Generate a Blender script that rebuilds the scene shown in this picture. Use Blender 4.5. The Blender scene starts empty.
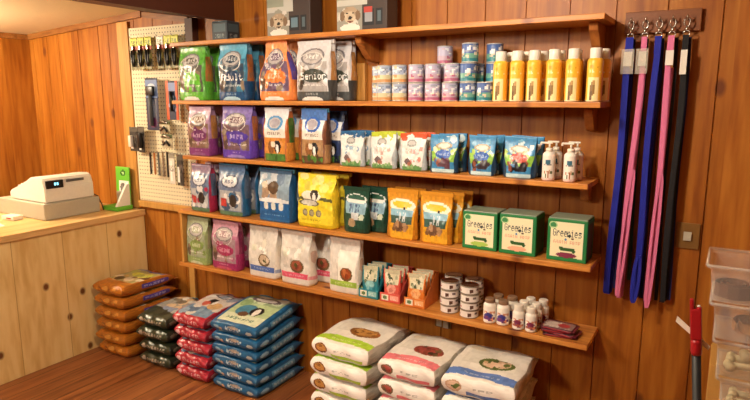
import bpy, bmesh, math, random
import numpy as np
from mathutils import Vector, Matrix

R = math.radians
scene = bpy.context.scene
col = bpy.context.collection
random.seed(7)

# ------------------------------------------------------------------ camera, world, lights, exposure
cam_d = bpy.data.cameras.new('camera')
cam = bpy.data.objects.new('camera', cam_d); col.objects.link(cam)
cam_d.sensor_width = 36.0; cam_d.lens = 585.2/750*36.0; cam_d.clip_start = .02
YAW, PIT = R(30.886), R(9.935)
cam.location = (0, -2.6, 1.614)
fw = Vector((-math.sin(YAW)*math.cos(PIT), math.cos(YAW)*math.cos(PIT), -math.sin(PIT)))
cam.rotation_euler = fw.to_track_quat('-Z', 'Y').to_euler()
scene.camera = cam

w = bpy.data.worlds.new('world'); scene.world = w; w.use_nodes = True
w.node_tree.nodes['Background'].inputs[0].default_value = (1.0, .86, .68, 1)
w.node_tree.nodes['Background'].inputs[1].default_value = .14

def area(name, loc, size, power, colr, target=None):
    d = bpy.data.lights.new(name, 'AREA'); d.shape = 'DISK'; d.size = size; d.energy = power; d.color = colr
    o = bpy.data.objects.new(name, d); col.objects.link(o); o.location = loc
    if target: o.rotation_euler = (Vector(target)-Vector(loc)).to_track_quat('-Z', 'Y').to_euler()
    return o
def bulb(name, loc, radius, power, colr):
    d = bpy.data.lights.new(name, 'POINT'); d.shadow_soft_size = radius; d.energy = power; d.color = colr
    o = bpy.data.objects.new(name, d); col.objects.link(o); o.location = loc
    return o
bulb('shelf_lamp_light', (-.95, -1.45, 2.22), .07, 33, (1, .87, .70))
bulb('counter_lamp_light', (-4.18, -1.15, 1.93), .07, 44, (1, .87, .64))
area('room_fill_light', (-2.2, -3.3, 2.3), .5, 27, (1, .87, .70), (-2.0, -.2, .8))  # added fill without a fixture, brightens the counter and floor

vs = scene.view_settings
vs.view_transform = 'Standard'; vs.look = 'None'; vs.gamma = 1; vs.use_curve_mapping = False
vs.exposure = 1.05

# ------------------------------------------------------------------ colour helpers
def lin(c):
    c = np.asarray(c, float)
    return np.where(c <= .04045, c/12.92, ((c+.055)/1.055)**2.4)
def H(s):
    return tuple(int(s[i:i+2], 16)/255 for i in (0, 2, 4))
def L4(s):
    return tuple(float(x) for x in lin(H(s)))+(1,)

# ------------------------------------------------------------------ materials
def newmat(name, rough=.5, metal=0, spec=.5):
    m = bpy.data.materials.new(name); m.use_nodes = True
    b = m.node_tree.nodes['Principled BSDF']
    b.inputs['Roughness'].default_value = rough; b.inputs['Metallic'].default_value = metal
    b.inputs['Specular IOR Level'].default_value = spec
    return m, b, m.node_tree
def plain(name, hexc, rough=.5, metal=0, spec=.4, bump=0, bscale=60):
    m, b, nt = newmat(name, rough, metal, spec)
    n = nt.nodes.new('ShaderNodeTexNoise'); n.inputs['Scale'].default_value = bscale
    tc = nt.nodes.new('ShaderNodeTexCoord'); nt.links.new(tc.outputs['Object'], n.inputs['Vector'])
    mx = nt.nodes.new('ShaderNodeMixRGB'); mx.blend_type = 'MULTIPLY'; mx.inputs[0].default_value = .12
    mx.inputs[1].default_value = L4(hexc); nt.links.new(n.outputs['Fac'], mx.inputs[2])
    nt.links.new(mx.outputs[0], b.inputs['Base Color'])
    if bump:
        bp = nt.nodes.new('ShaderNodeBump'); bp.inputs['Strength'].default_value = bump
        nt.links.new(n.outputs['Fac'], bp.inputs['Height']); nt.links.new(bp.outputs[0], b.inputs['Normal'])
    return m
def printed(name, rough=.4, bump=.0, spec=.5):
    m, b, nt = newmat(name, rough, 0, spec)
    a = nt.nodes.new('ShaderNodeVertexColor'); a.layer_name = 'Col'
    nt.links.new(a.outputs[0], b.inputs['Base Color'])
    if bump:
        tc = nt.nodes.new('ShaderNodeTexCoord'); n = nt.nodes.new('ShaderNodeTexNoise')
        n.inputs['Scale'].default_value = 26; n.inputs['Detail'].default_value = 3
        nt.links.new(tc.outputs['Object'], n.inputs['Vector'])
        bp = nt.nodes.new('ShaderNodeBump'); bp.inputs['Strength'].default_value = bump; bp.inputs['Distance'].default_value = .01
        nt.links.new(n.outputs['Fac'], bp.inputs['Height']); nt.links.new(bp.outputs[0], b.inputs['Normal'])
    return m
def wood(name, c_dark, c_mid, c_light, grain=(14, 14, .9), rough=.45, knots=0, knotcol='3a1d0c', kscale=(2.2, 2.2, 1.6), plank=None, planktint=.25, seam=None, bands=.55, spec=.35, kth=.075, kax=(0, 2)):
    m, b, nt = newmat(name, rough, 0, spec)
    N = nt.nodes.new; lk = nt.links.new
    tc = N('ShaderNodeTexCoord')
    mp = N('ShaderNodeMapping'); mp.inputs['Scale'].default_value = grain; lk(tc.outputs['Object'], mp.inputs[0])
    vec = mp.outputs[0]
    sep = N('ShaderNodeSeparateXYZ'); lk(tc.outputs['Object'], sep.inputs[0])
    tint = None
    if plank:                                             # (axis, width)
        dv = N('ShaderNodeMath'); dv.operation = 'DIVIDE'; dv.inputs[1].default_value = plank[1]; lk(sep.outputs[plank[0]], dv.inputs[0])
        fl = N('ShaderNodeMath'); fl.operation = 'FLOOR'; lk(dv.outputs[0], fl.inputs[0])
        wn = N('ShaderNodeTexWhiteNoise'); wn.noise_dimensions = '1D'; lk(fl.outputs[0], wn.inputs['W'])
        cx = N('ShaderNodeCombineXYZ'); mu = N('ShaderNodeMath'); mu.operation = 'MULTIPLY'; mu.inputs[1].default_value = 37
        lk(wn.outputs['Value'], mu.inputs[0])
        for k in range(3): lk(mu.outputs[0], cx.inputs[k])
        ad = N('ShaderNodeVectorMath'); ad.operation = 'ADD'; lk(vec, ad.inputs[0]); lk(cx.outputs[0], ad.inputs[1]); vec = ad.outputs[0]
        tint = wn.outputs['Value']
    n1 = N('ShaderNodeTexNoise'); n1.inputs['Scale'].default_value = 1.0; n1.inputs['Detail'].default_value = 6; n1.inputs['Distortion'].default_value = .6
    lk(vec, n1.inputs['Vector'])
    wv = N('ShaderNodeTexNoise'); wv.inputs['Scale'].default_value = 4.5; wv.inputs['Detail'].default_value = 4; wv.inputs['Distortion'].default_value = .3; lk(vec, wv.inputs['Vector'])
    mixf = N('ShaderNodeMixRGB'); mixf.inputs[0].default_value = 1-bands
    lk(n1.outputs['Fac'], mixf.inputs[1]); lk(wv.outputs['Fac'], mixf.inputs[2])
    cr = N('ShaderNodeValToRGB'); lk(mixf.outputs[0], cr.inputs[0])
    e = cr.color_ramp.elements; e[0].position = .36; e[0].color = L4(c_dark); e[1].position = .66; e[1].color = L4(c_light)
    k = e.new(.5); k.color = L4(c_mid)
    out = cr.outputs[0]
    if tint is not None:
        mr = N('ShaderNodeMapRange'); mr.inputs[3].default_value = 1-planktint; mr.inputs[4].default_value = 1.0; lk(tint, mr.inputs[0])
        mt = N('ShaderNodeMixRGB'); mt.blend_type = 'MULTIPLY'; mt.inputs[0].default_value = 1; lk(out, mt.inputs[1]); lk(mr.outputs[0], mt.inputs[2]); out = mt.outputs[0]
    if knots:
        mk = N('ShaderNodeMapping'); mk.inputs['Scale'].default_value = kscale; lk(tc.outputs['Object'], mk.inputs[0])
        ks = N('ShaderNodeSeparateXYZ'); lk(mk.outputs[0], ks.inputs[0]); kc = N('ShaderNodeCombineXYZ')
        lk(ks.outputs[kax[0]], kc.inputs[0]); lk(ks.outputs[kax[1]], kc.inputs[1])
        vo = N('ShaderNodeTexVoronoi'); vo.voronoi_dimensions = '2D'; vo.inputs['Scale'].default_value = knots; lk(kc.outputs[0], vo.inputs['Vector'])
        kr = N('ShaderNodeValToRGB'); lk(vo.outputs['Distance'], kr.inputs[0])
        ke = kr.color_ramp.elements; ke[0].position = kth*.6; ke[0].color = (1, 1, 1, 1); ke[1].position = kth*1.3; ke[1].color = (0, 0, 0, 1)
        mm = N('ShaderNodeMixRGB'); lk(kr.outputs[0], mm.inputs[0]); lk(out, mm.inputs[1]); mm.inputs[2].default_value = L4(knotcol); out = mm.outputs[0]
    if seam:                                              # (axis, width, gap)
        dv = N('ShaderNodeMath'); dv.operation = 'DIVIDE'; dv.inputs[1].default_value = seam[1]; lk(sep.outputs[seam[0]], dv.inputs[0])
        fr = N('ShaderNodeMath'); fr.operation = 'FRACT'; lk(dv.outputs[0], fr.inputs[0])
        lt = N('ShaderNodeMath'); lt.operation = 'LESS_THAN'; lt.inputs[1].default_value = seam[2]/seam[1]; lk(fr.outputs[0], lt.inputs[0])
        ms = N('ShaderNodeMixRGB'); lk(lt.outputs[0], ms.inputs[0]); lk(out, ms.inputs[1]); ms.inputs[2].default_value = L4(seam[3] if len(seam) > 3 else '1d0c05'); out = ms.outputs[0]
    lk(out, b.inputs['Base Color'])
    bp = N('ShaderNodeBump'); bp.inputs['Strength'].default_value = .12; lk(wv.outputs['Fac'], bp.inputs['Height']); lk(bp.outputs[0], b.inputs['Normal'])
    return m

M = {}
M['wall'] = wood('wood_paneling', '8a4a12', 'a5621d', 'ba782c', grain=(9, 9, .8), plank=(0, .186), planktint=.13, knots=1.0, kscale=(2.6, 0, 1.5), knotcol='6a3616', kth=.05)
M['wall_side'] = wood('wood_paneling_side', '8a4a12', 'a5621d', 'ba782c', grain=(9, 9, .8), plank=(1, .2), planktint=.15)
M['shelf'] = wood('shelf_pine', 'a4622a', 'c4803a', 'd69a50', grain=(1.2, 18, 18), knots=1.0, kscale=(1.9, 3.5, 3.5), kax=(0, 1), knotcol='6b3414', rough=.4, kth=.06)
M['bracket'] = wood('bracket_wood', '8a4e20', 'a8662e', 'bc7c3c', grain=(12, 12, 2))
M['trim'] = wood('trim_wood', '7a4a22', '94602e', 'a4703a', grain=(2, 12, 12))
M['palestrip'] = wood('pale_strip', 'b07c3c', 'c4904a', 'd09e58', grain=(14, 14, 1))
M['counter'] = wood('knotty_pine', 'dcb26a', 'f0d08c', 'f8de9e', grain=(9, 5, .9), knots=1.0, kscale=(0, 3.4, 2.6), kax=(1, 2), knotcol='70421c', seam=(1, .30, .004, 'b8904e'), plank=(1, .30), planktint=.08, rough=.5, kth=.06)
M['ctop'] = wood('counter_top_pine', 'c89c5c', 'dcb274', 'e8c48a', grain=(14, .9, 14), rough=.35)
M['soffit'] = plain('dark_beam', '4a2416', .55)
M['ceiling'] = plain('ceiling_paint', 'd8c49c', .8, bump=.05, bscale=90)
M['floor'] = wood('floor_planks', '7a4022', 'a06034', 'b87440', grain=(14, 1.0, 14), plank=(0, .12), planktint=.3, seam=(0, .12, .004, '1f0d06'), rough=.38, spec=.5)
M['film'] = printed('glossy_print_film', .3, .12, .5)
M['film_white'] = printed('crinkled_white_film', .35, .3, .45)
M['film_soft'] = printed('printed_film', .4, .3, .45)
M['card'] = printed('printed_card', .5, 0, .4)
M['gloss'] = printed('glossy_label', .3, 0, .5)
M['white'] = plain('white_plastic', 'ece6da', .35)
M['cream'] = plain('register_plastic', 'eae6da', .45)
M['cream2'] = plain('drawer_grey', 'bab4a2', .45)
M['black'] = plain('black_plastic', '141414', .35)
M['grey'] = plain('grey_plastic', '55585a', .45)
M['steel'] = plain('steel', 'c8c6c0', .25, 1)
M['darkgrey'] = plain('dark_grey_plastic', '202326', .5)
M['brass'] = plain('aged_brass', '8a6636', .4, .35)
M['red'] = plain('red_plastic', 'a01a20', .35)
M['yellow'] = plain('yellow_plastic', 'f2b52c', .4)
M['blue_web'] = plain('blue_webbing', '16229c', .75, bump=.3, bscale=300)
M['navy_web'] = plain('navy_webbing', '141a4e', .8, bump=.3, bscale=300)
M['pink_web'] = plain('pink_webbing', 'd874a0', .75, bump=.3, bscale=300)
M['black_web'] = plain('black_webbing', '17161a', .8, bump=.3, bscale=300)
M['green_web'] = plain('dark_green_webbing', '1c3a20', .8, bump=.3, bscale=300)
M['hookboard'] = wood('hook_board', '643618', '744220', '824c26', grain=(2, 12, 12))
M['lime'] = plain('lime_green_card', '6cc03a', .5)
M['paper'] = plain('paper', 'e8e4da', .7)
M['kraft'] = plain('cardboard', 'c09048', .8)
M['tan'] = plain('tan_lid', '8a6c54', .4)
def screen_mat():
    m, b, nt = newmat('display_digits', .4)
    b.inputs['Base Color'].default_value = (.1, .5, .6, 1)
    b.inputs['Emission Color'].default_value = (.25, .8, 1, 1); b.inputs['Emission Strength'].default_value = 1.2
    return m
M['digits'] = screen_mat()
def clear(name, colr, alpha, rough):
    m, b, nt = newmat(name, rough)
    b.inputs['Base Color'].default_value = L4(colr); b.inputs['Alpha'].default_value = alpha
    return m
M['bin'] = clear('frosted_plastic', 'e4e2dc', .24, .25)
M['sleeve'] = clear('clear_sleeve', 'e0dcd0', .28, .15)
def lamp_glass():
    m, b, nt = newmat('lamp_glass', .4)
    b.inputs['Base Color'].default_value = (.9, .85, .7, 1); b.inputs['Emission Color'].default_value = (1, .82, .58, 1); b.inputs['Emission Strength'].default_value = 5
    return m
M['lamp'] = lamp_glass()
def peg_mat():
    m, b, nt = newmat('pegboard', .6); N = nt.nodes.new; lk = nt.links.new
    tc = N('ShaderNodeTexCoord'); sep = N('ShaderNodeSeparateXYZ'); lk(tc.outputs['Object'], sep.inputs[0])
    ds = []
    for ax in (0, 2):
        d = N('ShaderNodeMath'); d.operation = 'DIVIDE'; d.inputs[1].default_value = .0254; lk(sep.outputs[ax], d.inputs[0])
        f = N('ShaderNodeMath'); f.operation = 'FRACT'; lk(d.outputs[0], f.inputs[0])
        s = N('ShaderNodeMath'); s.operation = 'SUBTRACT'; s.inputs[1].default_value = .5; lk(f.outputs[0], s.inputs[0])
        q = N('ShaderNodeMath'); q.operation = 'POWER'; q.inputs[1].default_value = 2; 
        a = N('ShaderNodeMath'); a.operation = 'ABSOLUTE'; lk(s.outputs[0], a.inputs[0]); lk(a.outputs[0], q.inputs[0]); ds.append(q)
    ad = N('ShaderNodeMath'); ad.operation = 'ADD'; lk(ds[0].outputs[0], ad.inputs[0]); lk(ds[1].outputs[0], ad.inputs[1])
    lt = N('ShaderNodeMath'); lt.operation = 'LESS_THAN'; lt.inputs[1].default_value = .028; lk(ad.outputs[0], lt.inputs[0])
    mx = N('ShaderNodeMixRGB'); lk(lt.outputs[0], mx.inputs[0]); mx.inputs[1].default_value = L4('e2d8b8'); mx.inputs[2].default_value = L4('2c2015')
    lk(mx.outputs[0], b.inputs['Base Color'])
    return m
M['peg'] = peg_mat()

# ------------------------------------------------------------------ object helpers
def tag(o, label=None, cat=None, group=None, kind=None):
    if label: o['label'] = label
    if cat: o['category'] = cat
    if group: o['group'] = group
    if kind: o['kind'] = kind
    return o
def link(name, me, mat, parent=None, smooth=False):
    o = bpy.data.objects.new(name, me); col.objects.link(o)
    if mat is not None and not me.materials: me.materials.append(mat)
    if parent: o.parent = parent
    if smooth:
        me.polygons.foreach_set('use_smooth', [True]*len(me.polygons))
    return o
def obj(name, bm, mat, parent=None, smooth=False):
    bmesh.ops.recalc_face_normals(bm, faces=bm.faces[:])
    me = bpy.data.meshes.new(name); bm.to_mesh(me); bm.free()
    return link(name, me, mat, parent, smooth)
def empty(name, loc, rz=0):
    o = bpy.data.objects.new(name, None); col.objects.link(o); o.location = loc; o.rotation_euler = (0, 0, rz)
    o.empty_display_size = .05
    return o
def box(bm, x0, y0, z0, x1, y1, z1, bev=0.0, seg=2):
    r = bmesh.ops.create_cube(bm, size=1)
    vs_ = r['verts']
    for v in vs_:
        v.co = Vector(((x0+x1)/2+v.co.x*(x1-x0), (y0+y1)/2+v.co.y*(y1-y0), (z0+z1)/2+v.co.z*(z1-z0)))
    if bev:
        ed = list({e for v in vs_ for e in v.link_edges})
        bmesh.ops.bevel(bm, geom=ed, offset=bev, segments=seg, affect='EDGES', profile=.6)
    return bm
def B(*a, **k): return box(bmesh.new(), *a, **k)
def prism(bm, pts, axis, a, b, bev=0):
    """extrude polygon pts (2D) along axis from a to b"""
    def P(p, t):
        return {'X': (t, p[0], p[1]), 'Y': (p[0], t, p[1]), 'Z': (p[0], p[1], t)}[axis]
    v0 = [bm.verts.new(P(p, a)) for p in pts]; v1 = [bm.verts.new(P(p, b)) for p in pts]
    n = len(pts)
    bm.faces.new(v0); bm.faces.new(v1[::-1])
    for i in range(n): bm.faces.new((v0[i], v1[i], v1[(i+1) % n], v0[(i+1) % n]))
    if bev:
        bmesh.ops.bevel(bm, geom=bm.edges[:], offset=bev, segments=2, affect='EDGES')
    return bm
def lathe(bm, prof, seg=24, cx=0, cy=0, cz=0, cap=True):
    rings = []
    for r_, z in prof:
        rings.append([bm.verts.new((cx+r_*math.cos(2*math.pi*k/seg), cy+r_*math.sin(2*math.pi*k/seg), cz+z)) for k in range(seg)])
    for a, b in zip(rings, rings[1:]):
        for k in range(seg): bm.faces.new((a[k], a[(k+1) % seg], b[(k+1) % seg], b[k]))
    if cap: bm.faces.new(rings[0][::-1]); bm.faces.new(rings[-1])
    return bm
def tube(bm, pts, r_, seg=8):
    pts = [Vector(p) for p in pts]; rings = []
    up = Vector((.13, .27, .95)).normalized()
    for i, p in enumerate(pts):
        t = (pts[min(i+1, len(pts)-1)]-pts[max(i-1, 0)]).normalized()
        a = t.cross(up)
        if a.length < 1e-3: a = t.cross(Vector((1, 0, 0)))
        a.normalize(); b = t.cross(a)
        rings.append([bm.verts.new(p+(a*math.cos(2*math.pi*k/seg)+b*math.sin(2*math.pi*k/seg))*r_) for k in range(seg)])
    for a, b in zip(rings, rings[1:]):
        for k in range(seg): bm.faces.new((a[k], a[(k+1) % seg], b[(k+1) % seg], b[k]))
    bm.faces.new(rings[0][::-1]); bm.faces.new(rings[-1])
    return bm
def ribbon(bm, pts, width, thick, wdir=(1, 0, 0)):
    pts = [Vector(p) for p in pts]; wd = Vector(wdir).normalized(); rings = []
    for i, p in enumerate(pts):
        t = (pts[min(i+1, len(pts)-1)]-pts[max(i-1, 0)]).normalized()
        n = t.cross(wd).normalized(); ww = n.cross(t).normalized()
        if ww.dot(wd) < 0: ww = -ww
        rings.append([bm.verts.new(p+ww*sx*width/2+n*sn*thick/2) for sx, sn in ((-1, -1), (1, -1), (1, 1), (-1, 1))])
    for a, b in zip(rings, rings[1:]):
        for k in range(4): bm.faces.new((a[k], a[(k+1) % 4], b[(k+1) % 4], b[k]))
    bm.faces.new(rings[0][::-1]); bm.faces.new(rings[-1])
    return bm
def copy_tree(o, parent=None):
    c = o.copy(); col.objects.link(c); c.parent = parent
    for ch in list(o.children): copy_tree(ch, c)
    return c

# ------------------------------------------------------------------ printed artwork
FONT = {'A': '01110100011000111111100011000110001', 'd': '00001000010110110011100011000101111', 'u': '00000000001000110001100011001101101',
 'l': '01100001000010000100001000010001110', 't': '01000010001110001000010000100100110', 'S': '01111100001000001110000010000111110',
 'e': '00000000000111010001111111000001110', 'n': '00000000001011011001100011000110001', 'i': '00100000000110000100001000010001110',
 'o': '00000000000111010001100011000101110', 'r': '00000000001011011001100001000010000', 'G': '01110100011000010111100011000101110',
 's': '00000000000111110000011100000111110', 'R': '11110100011000111110101001001010001', 'I': '01110001000010000100001000010001110',
 'N': '10001110011010110011100011000110001', 'F': '11111100001000011110100001000010000', 'E': '11111100001000011110100001000011111', ' ': '0'*35}
class Art:
    def __init__(s, u, v, base, seed=1):
        s.u, s.v = u, v; s.c = np.tile(np.array(H(base)), (len(u), 1)); s.rng = np.random.RandomState(seed)
    def _m(s, m, c, a=1.0): s.c[m] = s.c[m]*(1-a)+np.array(H(c))*a; return s
    def rect(s, x0, y0, x1, y1, c, a=1.0): return s._m((s.u >= x0) & (s.u <= x1) & (s.v >= y0) & (s.v <= y1), c, a)
    def ell(s, cx, cy, rx, ry, c, a=1.0): return s._m(((s.u-cx)/rx)**2+((s.v-cy)/ry)**2 <= 1, c, a)
    def ring(s, cx, cy, rx, ry, t, c):
        d = np.sqrt(((s.u-cx)/rx)**2+((s.v-cy)/ry)**2); return s._m((d <= 1) & (d >= 1-t), c)
    def arcband(s, y0, y1, bow, c, x0=0, x1=1, a=1.0):
        o = bow*(1-(2*s.u-1)**2); return s._m((s.v >= y0+o) & (s.v <= y1+o) & (s.u >= x0) & (s.u <= x1), c, a)
    def blobs(s, x0, y0, x1, y1, cols, n=14, r=(.04, .09), asp=1.0):
        for k in range(n):
            rx = s.rng.uniform(*r); s.ell(s.rng.uniform(x0, x1), s.rng.uniform(y0, y1), rx, rx*asp*s.rng.uniform(.5, 1.1), cols[k % len(cols)])
        return s
    def scrawl(s, x0, y0, x1, y1, c, per=11, a=.8):
        n = max(3, int((x1-x0)*per*3.2)); gx = ((s.u-x0)/(x1-x0)*n*4).astype(int); gy = ((s.v-y0)/(y1-y0)*4).astype(int)
        ok = (s.u >= x0) & (s.u < x1) & (s.v >= y0) & (s.v < y1)
        bits = s.rng.rand(4, n*4+1) > .42; bits[:, 3::4] = False; bits[:, 0::4] |= s.rng.rand(4, len(range(0, n*4+1, 4))) > .5
        return s._m(ok & bits[np.clip(gy, 0, 3), np.clip(gx, 0, n*4)], c, a)
    def text(s, x0, y0, x1, y1, st, c):
        n = len(st)*6-1
        gx = ((s.u-x0)/(x1-x0)*n).astype(int); gy = ((y1-s.v)/(y1-y0)*7).astype(int)
        ok = (s.u >= x0) & (s.u < x1) & (s.v > y0) & (s.v <= y1)
        m = np.zeros(len(s.u), bool)
        for i in np.where(ok)[0]:
            k, x = divmod(gx[i], 6)
            if x < 5 and k < len(st) and FONT[st[k]][min(gy[i], 6)*5+x] == '1': m[i] = True
        return s._m(m, c)
    def grain(s, amt): s.c = np.clip(s.c*(1+amt*(s.rng.rand(len(s.u), 1)-.5)), 0, 1); return s

def pbox(name, res, deform, art, mat, parent=None):
    """closed box grid in [-1,1]^3 with painted faces; deform maps the grid to metres"""
    nx, ny, nz = res
    P, Q, Cc = [], [], []
    off = 0
    spec = {'front': (nx, nz, lambda u, v: (2*u-1, -1+0*u, 2*v-1)), 'right': (ny, nz, lambda u, v: (1+0*u, 2*u-1, 2*v-1)),
            'back': (nx, nz, lambda u, v: (1-2*u, 1+0*u, 2*v-1)), 'left': (ny, nz, lambda u, v: (-1+0*u, 1-2*u, 2*v-1)),
            'top': (nx, ny, lambda u, v: (2*u-1, 2*v-1, 1+0*u)), 'bottom': (nx, ny, lambda u, v: (2*u-1, 1-2*v, -1+0*u))}
    for fn, (a, b, f) in spec.items():
        uu, vv = np.meshgrid(np.linspace(0, 1, a+1), np.linspace(0, 1, b+1))
        x, y, z = f(uu.ravel(), vv.ravel()); P.append(np.stack([x, y, z], 1))
        i = np.arange(a*b); r_, c_ = i//a, i % a; k = off+r_*(a+1)+c_
        Q.append(np.stack([k, k+1, k+a+2, k+a+1], 1)); off += (a+1)*(b+1)
        cu, cv = (c_+.5)/a, (r_+.5)/b
        cc = art(fn, cu, cv).c
        if mat is not None and 'film' in mat.name and len(cu) > 60:          # fine busy detail of the print
            rg = np.random.RandomState(len(cu)+a); g = rg.rand(20, 16)-.5
            cc = np.clip(cc*(1+(.24*(1-cc.mean(1, keepdims=True))+.03)*g[(cv*19.99).astype(int), (cu*15.99).astype(int)][:, None]), 0, 1)
        Cc.append(cc)
    P = np.concatenate(P); Q = np.concatenate(Q); Cc = np.concatenate(Cc)
    key = np.round(P*4096).astype(np.int64); _, first, inv = np.unique(key, axis=0, return_index=True, return_inverse=True)
    P = P[first]; Q = inv.reshape(-1)[Q]
    X = deform(P)
    me = bpy.data.meshes.new(name)
    me.vertices.add(len(X)); me.vertices.foreach_set('co', X.astype(np.float32).ravel())
    me.loops.add(Q.size); me.loops.foreach_set('vertex_index', Q.astype(np.int32).ravel())
    me.polygons.add(len(Q)); me.polygons.foreach_set('loop_start', np.arange(0, Q.size, 4, dtype=np.int32))
    me.update(); me.validate()
    ca = me.color_attributes.new('Col', 'FLOAT_COLOR', 'CORNER')
    rgba = np.ones((Q.size, 4), np.float32); rgba[:, :3] = np.repeat(lin(Cc), 4, axis=0)
    ca.data.foreach_set('color', rgba.ravel())
    return link(name, me, mat, parent, True)

def d_box(w_, d_, h_, e=.0):
    def f(p):
        x, y, z = p.T
        return np.stack([x*w_/2, y*d_/2, (z+1)*h_/2], 1)
    return f
def d_bag(w_, d_, h_, k0=.62, kend=.38, wtop=1.0, seed=0, wr=.003, bulge=.08, flop=0.0, e=.45, topfold=0.0):
    rs = np.random.RandomState(seed); ph = rs.uniform(0, 6.3, 8)
    def f(p):
        x, y, z = p.T; t = (z+1)/2
        s = np.clip((t-k0)/(.93-k0), 0, 1); s = s*s*(3-2*s); k = 1-(1-kend)*s
        bot = np.clip(t/.08, 0, 1); rb = .93+.07*np.sqrt(1-(1-bot)**2)
        xr = x*np.sqrt(1-e*y*y/2*k); yr = y*np.sqrt(1-e*x*x/2)
        wx = 1+(wtop-1)*s
        bel = 1+bulge*np.sin(np.pi*np.clip(t/.95, 0, 1))*(1-x*x)
        X = xr*w_/2*wx*rb
        X = X-np.sign(x)*(np.abs(x) > .999)*(1-y*y)*s*d_*.22
        Y = yr*d_/2*k*bel*rb
        Z = t*h_
        n = np.sin(3.5*x+4*z+ph[0])*np.sin(4*z+ph[1])+.5*np.sin(9*x-6*z+ph[2])*np.sin(5*x+ph[3])+.2*np.sin(19*z+6*x+ph[4])
        amp = wr*(.25+.75*np.sin(np.pi*np.clip(t, .05, 1)))*np.minimum(1, k*2)
        Y = Y+np.sign(y)*n*amp*np.abs(y)
        X = X+np.sign(x)*np.abs(x)**4*wr*.9*np.sin(5*z+ph[5]+2*y)
        Z = Z+s*.002*np.sin(2.3*x+ph[6])+s*.05*topfold*x*h_
        Y = Y+flop*s*s
        Z = Z-abs(flop)*.35*s*s
        return np.stack([X, Y, Z], 1)
    return f
def d_lying(w_, l_, t_, seed=0, wr=.003, e=.5, farflat=.55, wedge=0.0):
    rs = np.random.RandomState(seed); ph = rs.uniform(0, 6.3, 8)
    def f(p):
        x, y, z = p.T
        far = np.clip((y-.35)/.65, 0, 1); k = 1-(1-farflat)*far*far
        X = x*np.sqrt(1-e*z*z/2)*w_/2*np.sqrt(1-.10*y*y); Yv = y*np.sqrt(1-e*z*z/2)*l_/2*np.sqrt(1-.06*x*x)
        edge = np.sqrt(np.clip(1-.25*np.abs(x)**6, 0, 1))*np.sqrt(np.clip(1-.20*np.abs(y)**8, 0, 1))
        Z = t_/2+z*t_/2*edge*k*(1-.0*x)
        Z = Z-(1-k)*t_*.25
        n = np.sin(3*x+2.5*y+ph[0])*np.sin(3*y+ph[1])+.5*np.sin(7*x-4*y+ph[2])+.25*np.sin(13*y+5*x+ph[3])-1.75
        Z = Z+np.where(z > 0, z, 0)*n*wr
        Z = Z*(1+wedge*l_/2*y/t_)
        X = X+np.abs(x)**6*np.sign(x)*wr*np.sin(6*y+ph[4]+2*z)
        Yv = Yv+np.abs(y)**6*np.sign(y)*wr*1.2*np.sin(8*x+ph[5]+2*z)
        return np.stack([X, Yv, np.maximum(Z, 0)], 1)
    return f
def lathe_art(name, prof, seg, artf, mat, parent=None):
    """lathe with a colour for each quad: artf(u around 0..1 with .5 facing -Y, z) -> Art"""
    prof = np.array(prof); n = len(prof)
    th = (np.arange(seg))/seg*2*np.pi+np.pi/2
    V = np.array([[r_*np.cos(a), r_*np.sin(a), z] for r_, z in prof for a in th])
    Q, U, Z = [], [], []
    for i in range(n-1):
        for k in range(seg):
            Q.append((i*seg+k, i*seg+(k+1) % seg, (i+1)*seg+(k+1) % seg, (i+1)*seg+k)); U.append((k+.5)/seg); Z.append((prof[i][1]+prof[i+1][1])/2)
    me = bpy.data.meshes.new(name)
    faces = Q+[tuple(range(seg))[::-1], tuple(range((n-1)*seg, n*seg))]
    me.from_pydata(V.tolist(), [], faces)
    c = artf(np.array(U), np.array(Z)).c
    ca = me.color_attributes.new('Col', 'FLOAT_COLOR', 'CORNER')
    rgb = np.concatenate([np.repeat(lin(c), 4, axis=0), np.tile(lin(c[0]), (seg, 1)), np.tile(lin(c[-1]), (seg, 1))])
    ca.data.foreach_set('color', np.concatenate([rgb, np.ones((len(rgb), 1))], 1).astype(np.float32).ravel())
    return link(name, me, mat, parent, True)

# ================================================================== THE SETTING
SZ = {1: 1.923, 2: 1.597, 3: 1.28, 4: .949, 5: .619}
# back wall: tongue and groove boards in one surface with cut grooves
gx = [-4.577, -4.40, -4.253, -4.011, -3.781, -3.671, -3.543]
gx += [-3.40+.186*k for k in range(4)]
x = -.605
right = []
while x > -2.80: right.append(x); x -= .186
x = -.422
while x < 1.4: right.append(x); x += .187
gx = sorted(set([round(v, 3) for v in gx+right]))
bm = bmesh.new()
prof = [(-4.63, 0)]
for g in gx:
    prof += [(g-.003, 0), (g-.001, .007), (g+.001, .007), (g+.003, 0)]
prof += [(1.5, 0)]
lo = [bm.verts.new((a, b, 0)) for a, b in prof]; hi = [bm.verts.new((a, b, 2.5)) for a, b in prof]
for i in range(len(prof)-1): bm.faces.new((lo[i], lo[i+1], hi[i+1], hi[i]))
bl = [bm.verts.new((-4.73, .1, 0)), bm.verts.new((1.5, .1, 0))]; bh = [bm.verts.new((-4.73, .1, 2.5)), bm.verts.new((1.5, .1, 2.5))]
bm.faces.new((bl[0], bl[1], bh[1], bh[0]))
tag(obj('wall_back', bm, M['wall']), kind='structure')
tag(obj('wall_left', B(-4.73, -4.2, 0, -4.63, 0, 2.5), M['wall_side']), kind='structure')
tag(obj('wall_right', B(1.5, -4.2, 0, 1.6, .1, 2.5), M['wall_side']), kind='structure')
tag(obj('wall_front', B(-4.63, -4.3, 0, 1.5, -4.2, 2.5), M['wall_side']), kind='structure')
tag(obj('floor', B(-4.73, -4.3, -.06, 1.6, .1, 0), M['floor']), kind='structure')
bm = bmesh.new()
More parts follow.
